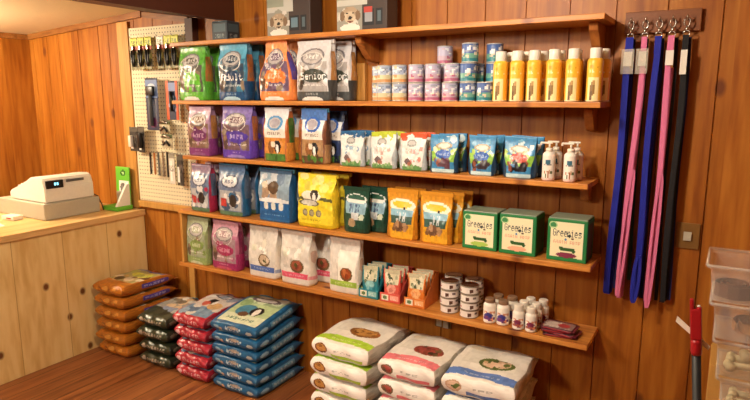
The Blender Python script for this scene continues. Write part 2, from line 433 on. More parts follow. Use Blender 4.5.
prism(bm, [(-4.73, 2.077), (-3.2, 2.169), (-3.2, 2.25), (-4.73, 2.16)], 'Y', -4.3, .0)
tag(obj('ceiling', bm, M['ceiling']), kind='structure')
bm = B(-2.50, -4.3, 2.42, 1.6, 0, 2.5)
tag(obj('ceiling', bm, M['ceiling']), kind='structure')
bm = prism(bmesh.new(), [(-3.29, 2.16), (-2.50, 2.045), (-2.50, 2.49), (-3.29, 2.49)], 'Y', -4.25, -.001)
tag(obj('trim_1', bm, M['soffit']), 'dark brown boxed ceiling beam', kind='structure')
# trim along the ceiling line
bm = bmesh.new()
prism(bm, [(-4.63, 2.045), (-3.30, 2.124), (-3.30, 2.163), (-4.63, 2.083)], 'Y', -.022, -.001)
prism(bm, [(-3.289, 2.120), (-2.872, 2.064), (-2.872, 2.096), (-3.289, 2.156)], 'Y', -.020, -.0235+.0225)
tag(obj('trim_2', bm, M['trim']), kind='structure')
bm = B(-4.629, -4.1, 2.045, -4.608, -.024, 2.083)
tag(obj('trim_3', bm, M['trim']), kind='structure')
tag(obj('trim_4', B(-3.555, -.018, .86, -3.445, -.001, 2.105, bev=.003), M['palestrip']), kind='structure')   # pale board left of pegboard
tag(obj('trim_5', B(-3.44, -.03, .875, -2.86, -.001, .918, bev=.004), M['palestrip']), kind='structure')
tag(obj('trim_7', B(-2.865, -.05, 1.93, -2.80, -.001, 2.084, bev=.003), M['soffit']), kind='structure')

# ceiling lamp that lights the shelves (outside the frame above)
def ceiling_lamp(x, y, z):
    t = empty('ceiling_light', (x, y, z))
    obj('ceiling_plate', lathe(bmesh.new(), [(.10, -.02), (.10, 0)]), M['brass'], t, True)
    bm = bmesh.new(); lathe(bm, [(.005, -.10), (.05, -.095), (.085, -.07), (.095, -.04), (.09, -.0205)])
    obj('lamp_shade', bm, M['lamp'], t, True)
    return t
tag(ceiling_lamp(-.95, -1.45, 2.419), 'round glowing ceiling lamp above the shelves', 'ceiling light')
tag(ceiling_lamp(-4.18, -1.15, 2.104), 'round glowing ceiling lamp over the counter side', 'ceiling light')

# ================================================================== SHELVES
def shelf(n, x0, x1, label):
    z = SZ[n]
    o = obj('wall_shelf', B(x0, -.234, z-.022, x1, -.0015, z, bev=.003), M['shelf'])
    tag(o, label, 'shelf', 'long wooden wall shelves')
    return o
SX = {1: (-2.79, -.425), 2: (-2.80, -.42), 3: (-2.735, -.447), 4: (-2.80, -.417), 5: (-2.82, -.41)}
words = {1: 'topmost long wooden shelf, holding the dog photo boxes', 2: 'second long wooden shelf from the top, under cans and yellow bottles',
         3: 'middle long wooden shelf, holding purple bags, treat pouches and pump bottles', 4: 'fourth long wooden shelf from the top, holding the green treat boxes',
         5: 'lowest long wooden shelf, holding white bags, tins and small bottles'}
for n in SX: shelf(n, *SX[n], words[n])
def corbel(x, n, label, dep=.17, hh=.115, w_=.034):
    z = SZ[n]-.023
    pts = [(-.002, z), (-dep, z), (-dep-.006, z-.012), (-dep, z-.030)]
    for k in range(7):
        t = k/6; a = t*math.pi/2
        pts.append((-dep*(1-t)*.92-.030*math.sin(a)-.005, z-.034-(hh-.036)*(math.sin(a)**1.3)*.98))
    pts += [(-.002, z-hh)]
    o = obj('shelf_bracket', prism(bmesh.new(), pts, 'X', x-w_/2, x+w_/2, bev=.002), M['bracket'])
    tag(o, label, 'bracket', 'scrolled wooden shelf brackets')
corbel(-1.545, 1, 'scrolled wooden bracket under middle of topmost shelf beside cans')
corbel(-.475, 1, 'wooden bracket under right end of topmost shelf')
corbel(-.485, 2, 'wooden bracket under right end of shelf with yellow bottles', dep=.12, hh=.10)
corbel(-.49, 3, 'wooden bracket under right end of shelf with pump bottles', dep=.08, hh=.08)
corbel(-2.78, 2, 'wooden bracket under left end of second shelf near pegboard', dep=.13, hh=.1)
tag(obj('wooden_cleat', B(-1.648, -.03, 1.5985, -1.598, -.002, 1.785, bev=.003), M['palestrip']), 'pale vertical wooden strip on wall left of the cans', 'wood strip')
tag(obj('shelf_end_board', B(-2.8, -.226, .620, -2.782, -.004, .926, bev=.002), M['palestrip']), 'thin upright board closing left end between two lowest shelves', 'board')
tag(obj('wooden_cleat', B(-2.98, -.022, .28, -2.93, -.002, .60, bev=.003), M['palestrip']), 'pale vertical wooden strip below left end of lowest shelf', 'wood strip')
tag(obj('wooden_cleat', B(-2.928, -.022, .545, -2.64, -.002, .585, bev=.003), M['palestrip']), 'pale horizontal wooden strip below lowest shelf near bag stacks', 'wood strip')

# ================================================================== COUNTER
cnt = empty('counter', (-3.72, -1.3, 0)); tag(cnt, 'pale knotty pine counter along left side under cash register', 'counter')
def cpart(name, bm, mat):
    o = obj(name, bm, mat); o.parent = cnt; o.matrix_parent_inverse = Matrix.Translation((3.72, 1.3, 0)); return o
cpart('front_panel', B(-3.438, -2.9, .0, -3.42, -.004, .812, bev=.002), M['counter'])
cpart('side_panel', B(-4.05, -2.9, 0, -3.44, -2.88, .812), M['counter'])
cpart('countertop', B(-4.22, -2.93, .813, -3.405, -.003, .853, bev=.004), M['ctop'])

# ================================================================== CASH REGISTER
reg = empty('cash_register', (-3.8, -.40, .853)); tag(reg, 'beige cash register with black customer display on pine counter', 'cash register')
obj('cash_drawer', B(-.34, -.19, .002, .20, .19, .105, bev=.006), M['cream2'], reg)
d = obj('drawer_front', B(-.352, -.17, .02, -.341, .17, .09, bev=.003), M['cream'], reg)
obj('key_lock', lathe(bmesh.new(), [(.010, 0), (.010, .004)], 12, -.20, -.10, .1055), M['steel'], reg)
bm = bmesh.new()
prism(bm, [(.185, .107), (.185, .20), (.165, .255), (.14, .268), (.03, .262), (-.06, .215), (-.21, .165), (-.225, .15), (-.225, .125), (-.20, .107)], 'Y', -.165, .165, bev=.006)
body = obj('body', bm, M['cream'], reg)
obj('lower_skirt', B(-.20, -.155, .1055, .18, .155, .112), M['cream2'], reg)
dp = obj('customer_display', B(.176, -.155, .196, .1905, -.045, .246, bev=.003), M['black'], reg)
bm = bmesh.new()
for k in range(2): box(bm, .191, -.105+.016*k, .215, .192, -.095+.016*k, .232)
obj('display_digits', bm, M['digits'], dp)
obj('nameplate', B(.180, -.02, .226, .1835, .10, .243), M['grey'], reg)
kb = obj('keyboard', prism(bmesh.new(), [(-.075, .212), (-.20, .171), (-.20, .177), (-.075, .219)], 'Y', -.14, .10, bev=.001), M['grey'], reg)
for r_ in range(3):
    bm = bmesh.new()
    for c in range(7): box(bm, -.185+.036*r_, -.13+.031*c, .184+.0117*r_, -.160+.036*r_, -.108+.031*c, .194+.0117*r_, bev=.002)
    obj('key_row', bm, M['cream'], kb)
bm = tube(bmesh.new(), [(.13, .165, .13), (.15, .21, .10), (.17, .225, .04), (.19, .22, .004)], .004)
obj('power_cord', bm, M['black'], reg, True)
rr = empty('card_reader', (-3.83, -.665, .8545), R(8)); tag(rr, 'small white card reader lying on counter before the register', 'card reader')
obj('reader_body', B(-.055, -.035, 0, .055, .035, .028, bev=.006), M['white'], rr)
obj('reader_slot', B(-.005, -.0365, .010, .035, -.0352, .018), M['red'], rr)
t = empty('paper_slips', (-3.78, -.84, .8535), R(-12)); tag(t, 'white paper sheet lying on counter at left edge', 'paper')
obj('sheet', B(-.1, -.07, 0, .1, .07, .0015), M['paper'], t)
# lime leaflet stand
st = empty('leaflet_stand', (-3.56, -.085, .854), R(0)); tag(st, 'lime green leaflet stand with a photo panel on counter', 'display stand')
obj('base_tray', B(-.075, -.08, 0, .075, .045, .03, bev=.004), M['lime'], st)
def art_lime(fn, u, v):
    a = Art(u, v, '6cc03a', 3)
    if fn == 'front':
        a.rect(.25, .12, .95, .62, 'e8e6e0').ell(.5, .45, .2, .12, '6a6460').ell(.55, .3, .22, .14, 'b0aaa2').blobs(.3, .2, .85, .55, ['8a8680', 'ffffff', '4c4c4c'], 9)
        a.ell(.55, .84, .2, .08, '2f6a22').ell(.55, .84, .09, .035, 'bfe0a0')
    return a
bk = pbox('back_panel', (18, 2, 30), lambda p: np.stack([p[:, 0]*.072, p[:, 1]*.004+.032+(p[:, 2]+1)*.004, (p[:, 2]+1)*.128+.032], 1), art_lime, M['card'], st)
obj('side_wing', prism(bmesh.new(), [(-.076, .0305), (.030, .0305), (.030, .175), (.010, .175)], 'X', .052, .072), M['paper'], st)
obj('leaflet_pack', B(-.045, .010, .0305, .03, .026, .12), M['cream2'], st)

# ================================================================== PEGBOARD AND ITS GOODS
pb = obj('pegboard', B(-3.438, -.012, .92, -2.87, -.0015, 2.060), M['peg']); tag(pb, 'cream pegboard panel left of the shelves', 'pegboard')
def hook(parent, z, l=.09):
    bm = tube(bmesh.new(), [(0, -.0, z), (0, -l*.6, z), (0, -l, z+.004), (0, -l-.006, z+.014)], .0022, 6)
    return obj('peg_hook', bm, M['steel'], parent, True)
def pack(x, z, w_, h_, artf, label, name='blister_pack', cat='hanging pack', group=None, y=-.055, lump=None, lumpmat=None, res=None):
    t = empty(name, (x, -.0125, z)); tag(t, label, cat, group)
    hook(t, h_/2-.012, abs(y)+.02)
    r_ = res or (max(4, int(w_*260)), 1, max(4, int(h_*260)))
    pbox('card', r_, lambda p: np.stack([p[:, 0]*w_/2, p[:, 1]*.0015+y, p[:, 2]*h_/2-.004], 1), artf, M['card'], t)
    if lump:
        for bmx, mt, nm in lump(y): obj(nm, bmx, mt, t, True)
    return t
def art_clip(c):
    def f(fn, u, v):
        a = Art(u, v, 'ccd04a' if c else 'd8d2b8', 5); a.rect(0, .72, 1, 1, 'd6da50' if c else 'f0efe8').rect(0, .6, 1, .74, 'b04434').scrawl(.15, .78, .85, .9, '4a5a20')
        a.rect(0, 0, 1, .6, '7a7440').blobs(.1, .1, .9, .55, ['b8b060', '4a4630', 'a09a70'], 8, (.08, .16)); return a
    return f
def lump_clip(y):
    out = []
    b1 = tube(bmesh.new(), [(-.008, y-.009, .02), (-.012, y-.012, -.02), (-.006, y-.012, -.06), (.003, y-.010, -.085)], .008); out.append((b1, M['black'], 'handle'))
    b2 = tube(bmesh.new(), [(.008, y-.009, .02), (.012, y-.012, -.02), (.010, y-.012, -.055), (.006, y-.010, -.08)], .007); out.append((b2, M['black'], 'handle'))
    b3 = B(-.007, y-.014, .015, .007, y-.004, .05, bev=.003); out.append((b3, M['steel'], 'blade'))
    return out
for k, (px_, lab) in enumerate([(-3.325, 'leftmost in upper row on pegboard'), (-3.255, 'second from left in upper row'), (-3.185, 'third from left in upper row'),
                              (-3.075, 'with white header, fourth in upper row'), (-3.005, 'second from right in upper row'), (-2.94, 'nearest the green bag in upper row')]):
    pack(px_, 1.895, .062, .20, art_clip(k != 3), 'nail clipper pack '+lab+' of pegboard', 'clipper_pack', 'clipper pack', 'clipper packs on upper pegboard', lump=lump_clip)
def art_tall(fn, u, v):
    a = Art(u, v, '28284a', 6); a.rect(0, .62, 1, .97, '6a84b8').ell(.5, .8, .35, .1, 'c8d4e8').rect(.15, .1, .85, .6, '555a70').ell(.5, .4, .22, .2, '8a94a8').ell(.5, .15, .35, .1, '5a2450'); return a
pack(-3.18, 1.575, .115, .33, art_tall, 'tall blue and dark grooming brush pack on pegboard', 'brush_pack', 'brush pack', lump=lambda y: [(tube(bmesh.new(), [(0, y-.012, .06), (0, y-.014, -.02), (0, y-.012, -.14)], .012), M['grey'], 'brush_handle'), (B(-.035, y-.022, .05, .035, y-.003, .11, bev=.006), M['black'], 'brush_head')])
def art_or(c1, c2):
    def f(fn, u, v):
        a = Art(u, v, c1, 8); a.rect(0, .0, .22, 1, 'd85a28').rect(.78, 0, 1, 1, 'd85a28').rect(.22, .75, .78, .95, c2).ell(.5, .45, .2, .2, '8a98b4').blobs(.25, .2, .75, .6, ['2c3450', '9aa4bc'], 6, (.06, .12)); return a
    return f
pack(-2.99, 1.60, .11, .24, art_or('28304e', '7a8cc0'), 'orange edged blue tool pack hanging beside the mauve bags', 'tool_pack', 'tool pack', lump=lambda y: [(tube(bmesh.new(), [(0, y-.01, .05), (.006, y-.013, 0), (0, y-.01, -.07)], .009), M['black'], 'handle')])
def art_br(fn, u, v):
    a = Art(u, v, '3c3834', 9); a.rect(0, .8, 1, 1, '5a564e').rect(.1, .1, .42, .6, 'ece8e0').blobs(.5, .1, .95, .75, ['201c1a', '68605a'], 8, (.08, .14)); return a
pack(-3.385, 1.345, .085, .16, art_br, 'dark brush pack with white tub at left side of pegboard', 'brush_pack', 'brush pack', lump=lambda y: [(B(-.032, y-.025, -.055, -.004, y-.003, .02, bev=.005), M['white'], 'tub')])
pack(-3.31, 1.345, .06, .17, art_br, 'dark bristled brush pack right of the white tub pack', 'brush_pack', 'brush pack', lump=lambda y: [(B(-.018, y-.025, -.06, .018, y-.003, .04, bev=.008), M['black'], 'brush_head')])
def lump_cutter(y):
    return [(tube(bmesh.new(), [(-.035, y-.01, .02), (0, y-.012, .03), (.035, y-.01, .018)], .008), M['steel'], 'blade'), (tube(bmesh.new(), [(-.03, y-.01, -.03), (.005, y-.012, -.005), (.03, y-.01, -.035)], .007), M['black'], 'handle')]
def art_tanp(fn, u, v):
    a = Art(u, v, 'b8ae90', 10); a.rect(0, .7, 1, 1, '5c6440').blobs(.1, .1, .9, .6, ['3c3830', 'd8d0b8', '7a5a40'], 8, (.07, .13)); return a
pack(-3.075, 1.435, .10, .07, art_tanp, 'small olive topped tool pack in middle of pegboard', 'tool_pack', 'tool pack', lump=lump_cutter)
pack(-3.06, 1.345, .10, .09, art_tanp, 'small tan tool pack below the olive topped one', 'tool_pack', 'tool pack', lump=lump_cutter)
# combs hanging in a row, each on its own hook
for k, (cx_, cm, h_, lb) in enumerate([(-3.245, 'black', .13, 'black comb leftmost in row of combs on pegboard'), (-3.205, 'bracket', .13, 'brown handled comb second in row of combs on pegboard'),
        (-3.165, 'grey', .14, 'grey comb in middle of row of combs on pegboard'), (-3.12, 'steel', .15, 'steel comb fourth in row of combs on pegboard'), (-3.08, 'black', .15, 'black comb rightmost before the white pack on pegboard')]):
    t = empty('grooming_comb', (cx_, -.0125, 1.18)); tag(t, lb, 'comb', 'combs hanging on pegboard'); hook(t, h_/2+.01, .05)
    obj('comb_spine', B(-.009, -.048, -h_/2, .004, -.040, h_/2+.012, bev=.002), M[cm], t)
    bm = bmesh.new()
    for q in range(14): box(bm, .004, -.046, -h_/2+.01+q*h_/18, .016, -.042, -h_/2+.014+q*h_/18)
    obj('comb_teeth', bm, M['steel'], t)
def art_wp(fn, u, v):
    a = Art(u, v, 'd8d4c8', 12); a.rect(0, .82, 1, 1, '9c9484').rect(.2, .1, .5, .75, 'f4f2ec').scrawl(.1, .4, .9, .6, '777066'); return a
pack(-3.03, 1.17, .05, .20, art_wp, 'narrow pale pack right of the combs on pegboard', 'accessory_pack', 'hanging pack')
pack(-2.955, 1.165, .055, .20, art_br, 'narrow dark pack nearest the shelves low on pegboard', 'accessory_pack', 'hanging pack')

# ================================================================== PRODUCT ARTWORK
def face_only(front, other, seedv=1):
    def f(fn, u, v):
        if fn == 'front': return front(u, v)
        o = other.get(fn, other['*'])
        return o(u, v) if callable(o) else Art(u, v, o, seedv)
    return f
def side_strip(base, strip, lo=None):
    def f(u, v):
        a = Art(u, v, base, 3); a.rect(.2, .35, .85, .82, strip); a.scrawl(.3, .4, .75, .78, base, 5, .35)
        if lo: a.rect(0, 0, 1, .35, lo)
        return a
    return f
def art_kibble(base, mid, acc, low, word=None, wordc='f4f4f4', side='a5703c', seed=1, topc=None, lowtone='e4e2dc'):
    def front(u, v):
        a = Art(u, v, base, seed)
        if topc: a.rect(0, .74, 1, 1, topc)
        a.rect(.03, .16, .97, .66, mid).blobs(.05, .2, .95, .6, [mid, acc, '8a7a68', base], 12, (.06, .12))
        a.ell(.5, .74, .31, .115, 'b8b4b4').ring(.5, .74, .36, .14, .16, '77747a').ell(.5, .74, .24, .07, mid).scrawl(.28, .70, .72, .78, 'f2f0ee', 3)
        a.ring(.46, .67, .40, .15, .08, 'd8d6d2')
        a.ell(.55, .42, .36, .115, acc)
        a.ell(.13, .30, .10, .12, '4a3a30', .8).ell(.12, .38, .07, .05, '7a6450')
        if word: a.text(.14, .36, .95, .48, word, wordc)
        else: a.scrawl(.3, .38, .8, .46, wordc, 3, .5)
        a.scrawl(.2, .25, .9, .29, wordc, 4, .6)
        a.rect(0, 0, 1, .16, low).ell(.5, .0, .36, .075, lowtone).scrawl(.3, .1, .7, .13, 'ffffff', 4, .4)
        return a
    return face_only(front, {'right': side_strip(base, side, low), '*': base})
def art_dogbag(top, low, ring, lowc, side, seed=2):
    def front(u, v):
        a = Art(u, v, 'dfe6ee', seed); a.rect(0, .80, 1, 1, top).rect(0, .44, 1, .60, 'e4e0d8')
        a.ell(.5, .72, .3, .13, 'c8c4c4').ring(.5, .72, .33, .14, .28, ring).ell(.5, .72, .2, .08, lowtoned(low))
        a.rect(.05, .14, .95, .44, low).ell(.62, .28, .15, .12, '1a1a1c').ell(.62, .24, .06, .09, 'f4f4f2').ell(.35, .26, .14, .12, '8a5a34').ell(.45, .32, .1, .06, 'e8dccb')
        a.rect(0, 0, 1, .14, lowc).blobs(.05, .03, .95, .13, ['5a8a3c', lowc, '3a5c28'], 10, (.04, .08)); a.scrawl(.2, .5, .8, .56, '6c5c50', 4, .6)
        a.rect(0, 0, .05, .8, side).rect(.95, 0, 1, .8, side)
        return a
    return face_only(front, {'right': side_strip(side, lowc, low), '*': side})
def lowtoned(c): return 'a8a4b0'
def art_whitebag(stripe, pic, piccol, side='e4dfd6', seed=3, panel=False):
    def front(u, v):
        a = Art(u, v, 'd9d6d0', seed).blobs(0, .25, 1, 1, ['e2dfd9', 'c6c3bd', 'd0cdc7', 'dddad4'], 16, (.05, .12), 2)  # grey patches paint the shading of creases into the white film
        a.scrawl(.2, .64, .8, .69, 'c8c4bc', 4, .7).ell(.22, .58, .1, .07, 'd6d8c8').blobs(.15, .5, .85, .72, ['f4f2ec', 'dedace'], 6)
        if panel: a.rect(.32, .2, .95, .78, 'f6f2ea').rect(0, 0, .3, 1, 'dcd8d2')
        a.ell(.6 if not panel else .62, .36, .22, .13, '6c5a3a').ell(.6 if not panel else .62, .37, .17, .10, piccol[0]).blobs(.5, .31, .75, .43, piccol, 7, (.04, .07))
        a.rect(.03, .13, .97, .23, stripe).scrawl(.2, .165, .85, .195, 'f4f4f4', 4, .4)
        a.rect(0, .93, 1, 1, 'd4d0c8')
        return a
    return face_only(front, {'right': lambda u, v: Art(u, v, side, 2).rect(0, .13, 1, .2, stripe, .5).ell(.5, .55, .35, .12, piccol[0], .35), '*': side})

def standing(name, x, n, w_, h_, d_, artf, label, cat, group=None, yf=-.20, rz=0, res=(40, 10, 56), mat='film', seal=None, **kw):
    """bag standing on shelf n; yf is where its front stands"""
    t = empty(name, (x, yf+d_/2, SZ[n]+.001), rz)
    tag(t, label, cat, group)
    pbox('bag_body', res, d_bag(w_, d_, h_, **kw), artf, M[mat], t)
    if seal:
        wt = w_*kw.get('wtop', 1.04)*.5; fl = kw.get('flop', 0.0)
        bm = bmesh.new()
        n_ = 12
        zt = h_-abs(fl)*.35
        pts = [(-wt+2*wt*k/n_) for k in range(n_+1)]
        for k in range(n_): box(bm, pts[k], fl-d_*.055-.0015, zt-.016+(.0015 if k % 2 else 0), pts[k+1], fl+d_*.055+.0015, zt+.003+(.001 if k % 2 else 0))
        s_ = obj('top_seal', bm, M[seal], t)
    return t
M['seal_green'] = plain('green_seal', '58a63a', .35); M['seal_blue'] = plain('blue_seal', '4f93b4', .35); M['seal_orange'] = plain('orange_seal', 'e08a50', .35)
M['seal_white'] = plain('white_seal', 'd8d6d4', .35); M['seal_mauve'] = plain('mauve_seal', '9a7a98', .35); M['seal_purple'] = plain('purple_seal', '6a56a4', .35)
M['seal_navy'] = plain('navy_seal', '1c2c50', .35); M['seal_yellow'] = plain('yellow_seal', 'e6d23a', .35); M['seal_dkgreen'] = plain('dark_green_seal', '1e4234', .35)
M['seal_gold'] = plain('gold_seal', 'd6922a', .35); M['seal_sage'] = plain('sage_seal', '9cab78', .35); M['seal_pink'] = plain('rose_seal', 'c07a94', .35)
def behind(t, dy, label, dx=0.0, rz=0):
    c = copy_tree(t); c.location.y += dy; c.location.x += dx; c.rotation_euler.z = t.rotation_euler.z+rz; c['label'] = label
    return c

# ---- second shelf: large dog food bags
G2 = 'dog food bags on the second shelf'
BAG = dict(h_=.292, d_=.085)
t = standing('dog_food_bag', -2.655, 2, .215, .297, .088, art_kibble('5aa83a', '5c5a50', '62b832', '5fb23a', side='b0703a', seed=11), 'bright green dog food bag, leftmost on second shelf', 'pet food bag', G2, seal='seal_green', seed=1, yf=-.215)
behind(t, .100, 'green dog food bag standing behind the bright green one at left end', .004)
t = standing('dog_food_bag', -2.34, 2, .215, .299, .088, art_kibble('3c7c9c', '34485a', '1c3c60', '1d4c7a', 'Adult', side='a5673c', seed=12, topc='5ea8c8', lowtone='a8cadc'), 'blue dog food bag reading Adult on second shelf', 'pet food bag', G2, seal='seal_blue', seed=2, yf=-.215, res=(64, 10, 84))
behind(t, .100, 'blue dog food bag standing behind the one reading Adult', -.004)
t = standing('dog_food_bag', -2.04, 2, .225, .30, .088, art_kibble('df8450', '6a5470', 'e8803c', 'e88a4a', side='5a4ca0', seed=13, topc='ee9a60'), 'orange dog food bag with gathered top on second shelf', 'pet food bag', G2, seal='seal_orange', seed=3, yf=-.215, wr=.005, wtop=.62, k0=.35, topfold=.2)
behind(t, .100, 'orange dog food bag standing behind the front orange one on second shelf', .012)
senior = standing('dog_food_bag', -1.785, 2, .215, .29, .085, art_kibble('d0d0d4', 'a4a2a2', '3c423c', '44484a', 'Senior', side='b8854a', seed=14, lowtone='d8d8d8'), 'silver grey dog food bag reading Senior on second shelf', 'pet food bag', G2, seal='seal_white', seed=4, yf=-.225, res=(64, 10, 84))
behind(senior, .098, 'silver grey dog food bag behind the one reading Senior, beside the wooden strip', .055)

# ---- third shelf
G3 = 'dog food bags on the third shelf'
t = standing('dog_food_bag', -2.618, 3, .19, .282, .08, art_kibble('a07c9c', '7c6254', '6c3066', '7a3678', side='b07a40', seed=15, topc='b89ab4', lowtone='8a5488'), 'mauve and brown dog food bag, leftmost on third shelf', 'pet food bag', G3, seal='seal_mauve', seed=5, yf=-.215)
behind(t, .098, 'mauve dog food bag standing behind the leftmost one on third shelf', .006)
t = standing('dog_food_bag', -2.325, 3, .235, .285, .078, art_kibble('6c5aac', '6c5460', '4c38a4', '5c40b0', side='a86840', seed=16, topc='7c6cb4', lowtone='8c7cc8'), 'wide purple dog food bag on third shelf', 'pet food bag', G3, seal='seal_purple', seed=6, yf=-.215)
behind(t, .098, 'purple dog food bag standing behind the wide purple one on third shelf', .008)
t = standing('dog_food_bag', -2.045, 3, .175, .278, .08, art_dogbag('d8dce4', 'd08a3c', '5a9ad0', '4a7a3c', 'b86838', 17), 'white and orange dog food bag with blue ring logo', 'pet food bag', G3, seal='seal_white', seed=7, yf=-.215)
behind(t, .098, 'orange edged dog food bag standing behind the white and orange one', .012)
t = standing('dog_food_bag', -1.800, 3, .165, .275, .075, art_dogbag('4a74b8', 'a8845c', '3868c0', '5a4030', '7a4c38', 18), 'blue topped brown dog food bag beside the treat pouches', 'pet food bag', G3, seal='seal_blue', seed=8, yf=-.215)
t2 = standing('dog_food_bag', -1.75, 3, .155, .262, .07, art_dogbag('22304e', '2c3c66', '3868c0', '1c2440', '22305a', 19), 'navy dog food bag standing behind the blue topped brown one', 'pet food bag', G3, seal='seal_navy', seed=9, yf=-.12)

# ---- treat pouches, third shelf
def art_treatw(top, tint, seed):
    def front(u, v):
        a = Art(u, v, 'dde0e0', seed); a.rect(0, .86, 1, 1, top).blobs(.05, .82, .95, .9, [top, 'e8eaea'], 8, (.05, .09))
        a.ell(.45, .72, .2, .1, '8c9090').ell(.45, .73, .14, .06, 'b8b8b8').blobs(.15, .2, .9, .62, [tint, 'f0f0f0', 'c4c8cc', 'e6e2de'], 16, (.05, .1)).scrawl(.2, .45, .85, .58, tint, 4, .6)
        a.ell(.3, .24, .16, .09, '6c5c60').ell(.42, .18, .12, .07, 'a86c5c').rect(0, 0, 1, .1, '5c8c54').blobs(0, .08, 1, .14, ['5c8c54', '88b078'], 10, (.04, .07))
        return a
    return face_only(front, {'*': 'a8b4bc'})
def art_treatb(mid, dog, seed):
    def front(u, v):
        a = Art(u, v, '3f88bc', seed); a.blobs(.1, .62, .9, .88, ['d8e4ea', '6ca8cc', 'c0d8e4', '3f88bc'], 12, (.06, .12)).rect(0, .28, 1, .56, '86b848').blobs(0, .5, 1, .62, ['a8c860', 'dce8c0'], 8)
        a.ring(.5, .7, .3, .09, .3, 'a89878').ell(.5, .7, .22, .06, 'c8d0c8').ell(.5, .48, .32, .12, mid).scrawl(.25, .45, .75, .52, 'dfe6f0', 4, .45)
        a.blobs(.15, .15, .9, .36, [dog, '8a5040', '3c6c9c', dog], 10, (.06, .12)).ell(.7, .28, .14, .12, dog).ell(.55, .22, .25, .07, dog).rect(0, 0, 1, .1, 'b8d4dc')
        return a
    return face_only(front, {'*': '1c3a56'})
def pouch(x, n, w_, h_, artf, label, group, name='treat_pouch', d_=.048, yf=-.205, seal=None, **kw):
    kk = dict(k0=.22, kend=.12, wtop=1.0, e=.9, wr=.0025, bulge=.10); kk.update(kw)
    return standing(name, x, n, w_, h_, d_, artf, label, 'treat pouch', group, yf=yf, res=(30, 8, 38), seal=seal, **kk)
G3T = 'treat pouches on the third shelf'
for (x_, w_, af, lab, sl, sd) in [(-1.572, .145, art_treatw('2c6090', '8aa8c4', 21), 'white treat pouch with blue top', 'seal_blue', 1),
        (-1.395, .145, art_treatw('b8c83c', 'c8a8a0', 22), 'white treat pouch with lime green top', 'seal_yellow', 2),
        (-1.236, .138, art_treatw('d8542c', 'd88c84', 23), 'white treat pouch with red orange top', 'seal_orange', 3),
        (-1.080, .142, art_treatb('3460b8', '5c3a48', 24), 'sky blue treat pouch with blue oval, fourth pouch from left', 'seal_blue', 4),
        (-.900, .130, art_treatb('2c5cb0', '3a3038', 25), 'sky blue treat pouch with white burst', 'seal_blue', 5),
        (-.735, .145, art_treatb('c8584c', '1c1c24', 26), 'sky blue treat pouch with red oval and black dog', 'seal_blue', 6)]:
    t = pouch(x_, 3, w_, .172, af, lab+' on third shelf', G3T, seed=sd, yf=-.208)
    t.children[0].data.materials[0] = M['film']
    behind(t, .065, lab.replace('treat pouch', 'treat pouch behind the front one', 1).replace(', fourth pouch from left', '')+', third shelf', .012)

# ---- fourth shelf
G4 = 'dog food bags on the fourth shelf'
def art_ns4(side, c2, seed):
    def front(u, v):
        a = Art(u, v, '6a7c9c', seed); a.rect(0, .82, 1, 1, c2).ell(.5, .68, .36, .12, 'd8dce2').ring(.5, .68, .38, .13, .2, '44506c').scrawl(.3, .64, .7, .72, '5a6480', 3)
        a.rect(.05, .1, .95, .5, 'a8aeb4').blobs(.1, .12, .9, .5, ['c8ccd0', '5c6c84', 'e0e0e0', '3c5474', side], 16, (.06, .12)).rect(.1, .18, .35, .34, 'b83838').ell(.62, .3, .15, .13, '38302c')
        a.rect(0, 0, 1, .09, '58785c'); return a
    return face_only(front, {'right': side_strip(side, '5c6c84', side), '*': side})
t = standing('dog_food_bag', -2.632, 4, .17, .275, .075, art_ns4('a82c4c', '8c7c94', 31), 'grey bag with crimson side, leftmost on fourth shelf', 'pet food bag', G4, seal='seal_mauve', seed=11, yf=-.215)
behind(t, .098, 'crimson sided bag standing behind the leftmost one on fourth shelf', .01)
t = standing('dog_food_bag', -2.385, 4, .205, .288, .08, art_ns4('24608c', '4c6c94', 32), 'grey bag with teal blue side on fourth shelf', 'pet food bag', G4, seal='seal_blue', seed=12, yf=-.215)
behind(t, .098, 'teal blue sided bag standing behind the grey one on fourth shelf', .012)
def art_wblue(u, v):
    a = Art(u, v, '2c6ca8', 33); a.rect(0, .42, 1, .92, '8ca4b8').blobs(.1, .45, .9, .88, ['d8ccb8', 'a89078', 'c4ccd4', '6c86a4'], 14, (.08, .15)).ell(.5, .66, .18, .12, '5c4838')
    a.arcband(.33, .42, .05, 'e4e8ec').rect(0, .05, 1, .38, '1f5f9f')
    for c in (.25, .5, .75): a.ell(c, .3, .085, .075, 'd8dcd8')
    a.rect(0, .92, 1, 1, '3c5c7c').scrawl(.1, .12, .9, .15, '8cb4d8', 4, .7); return a
t = standing('dog_food_bag', -2.065, 4, .235, .282, .08, face_only(art_wblue, {'*': '1d5288'}), 'wide royal blue bag with three pale ovals on fourth shelf', 'pet food bag', G4, seal='seal_blue', seed=13, yf=-.215)
behind(t, .098, 'royal blue bag standing behind the wide blue one on fourth shelf', .012)
def art_yel(u, v):
    a = Art(u, v, 'ecd83a', 34); a.blobs(.1, .75, .9, .97, ['f4ec9c', 'd8cc50', 'e6e07a'], 8, (.07, .12)).arcband(.5, .56, .04, '5c5c34').ell(.4, .6, .3, .10, 'f0eedc')
    a.ell(.5, .62, .12, .1, '2c2620').ell(.5, .58, .05, .08, 'f0ece4').ell(.74, .76, .13, .09, 'f4e880').ell(.35, .47, .3, .055, 'c8c8c0').ring(.35, .47, .32, .065, .2, '5c5c54')
    for c in (.22, .42, .62): a.ell(c, .28, .075, .07, '78705c').ell(c, .28, .05, .05, 'a8a084')
    a.rect(0, 0, 1, .08, 'd4b420').scrawl(.1, .13, .7, .16, 'b49c1c', 4, .7); return a
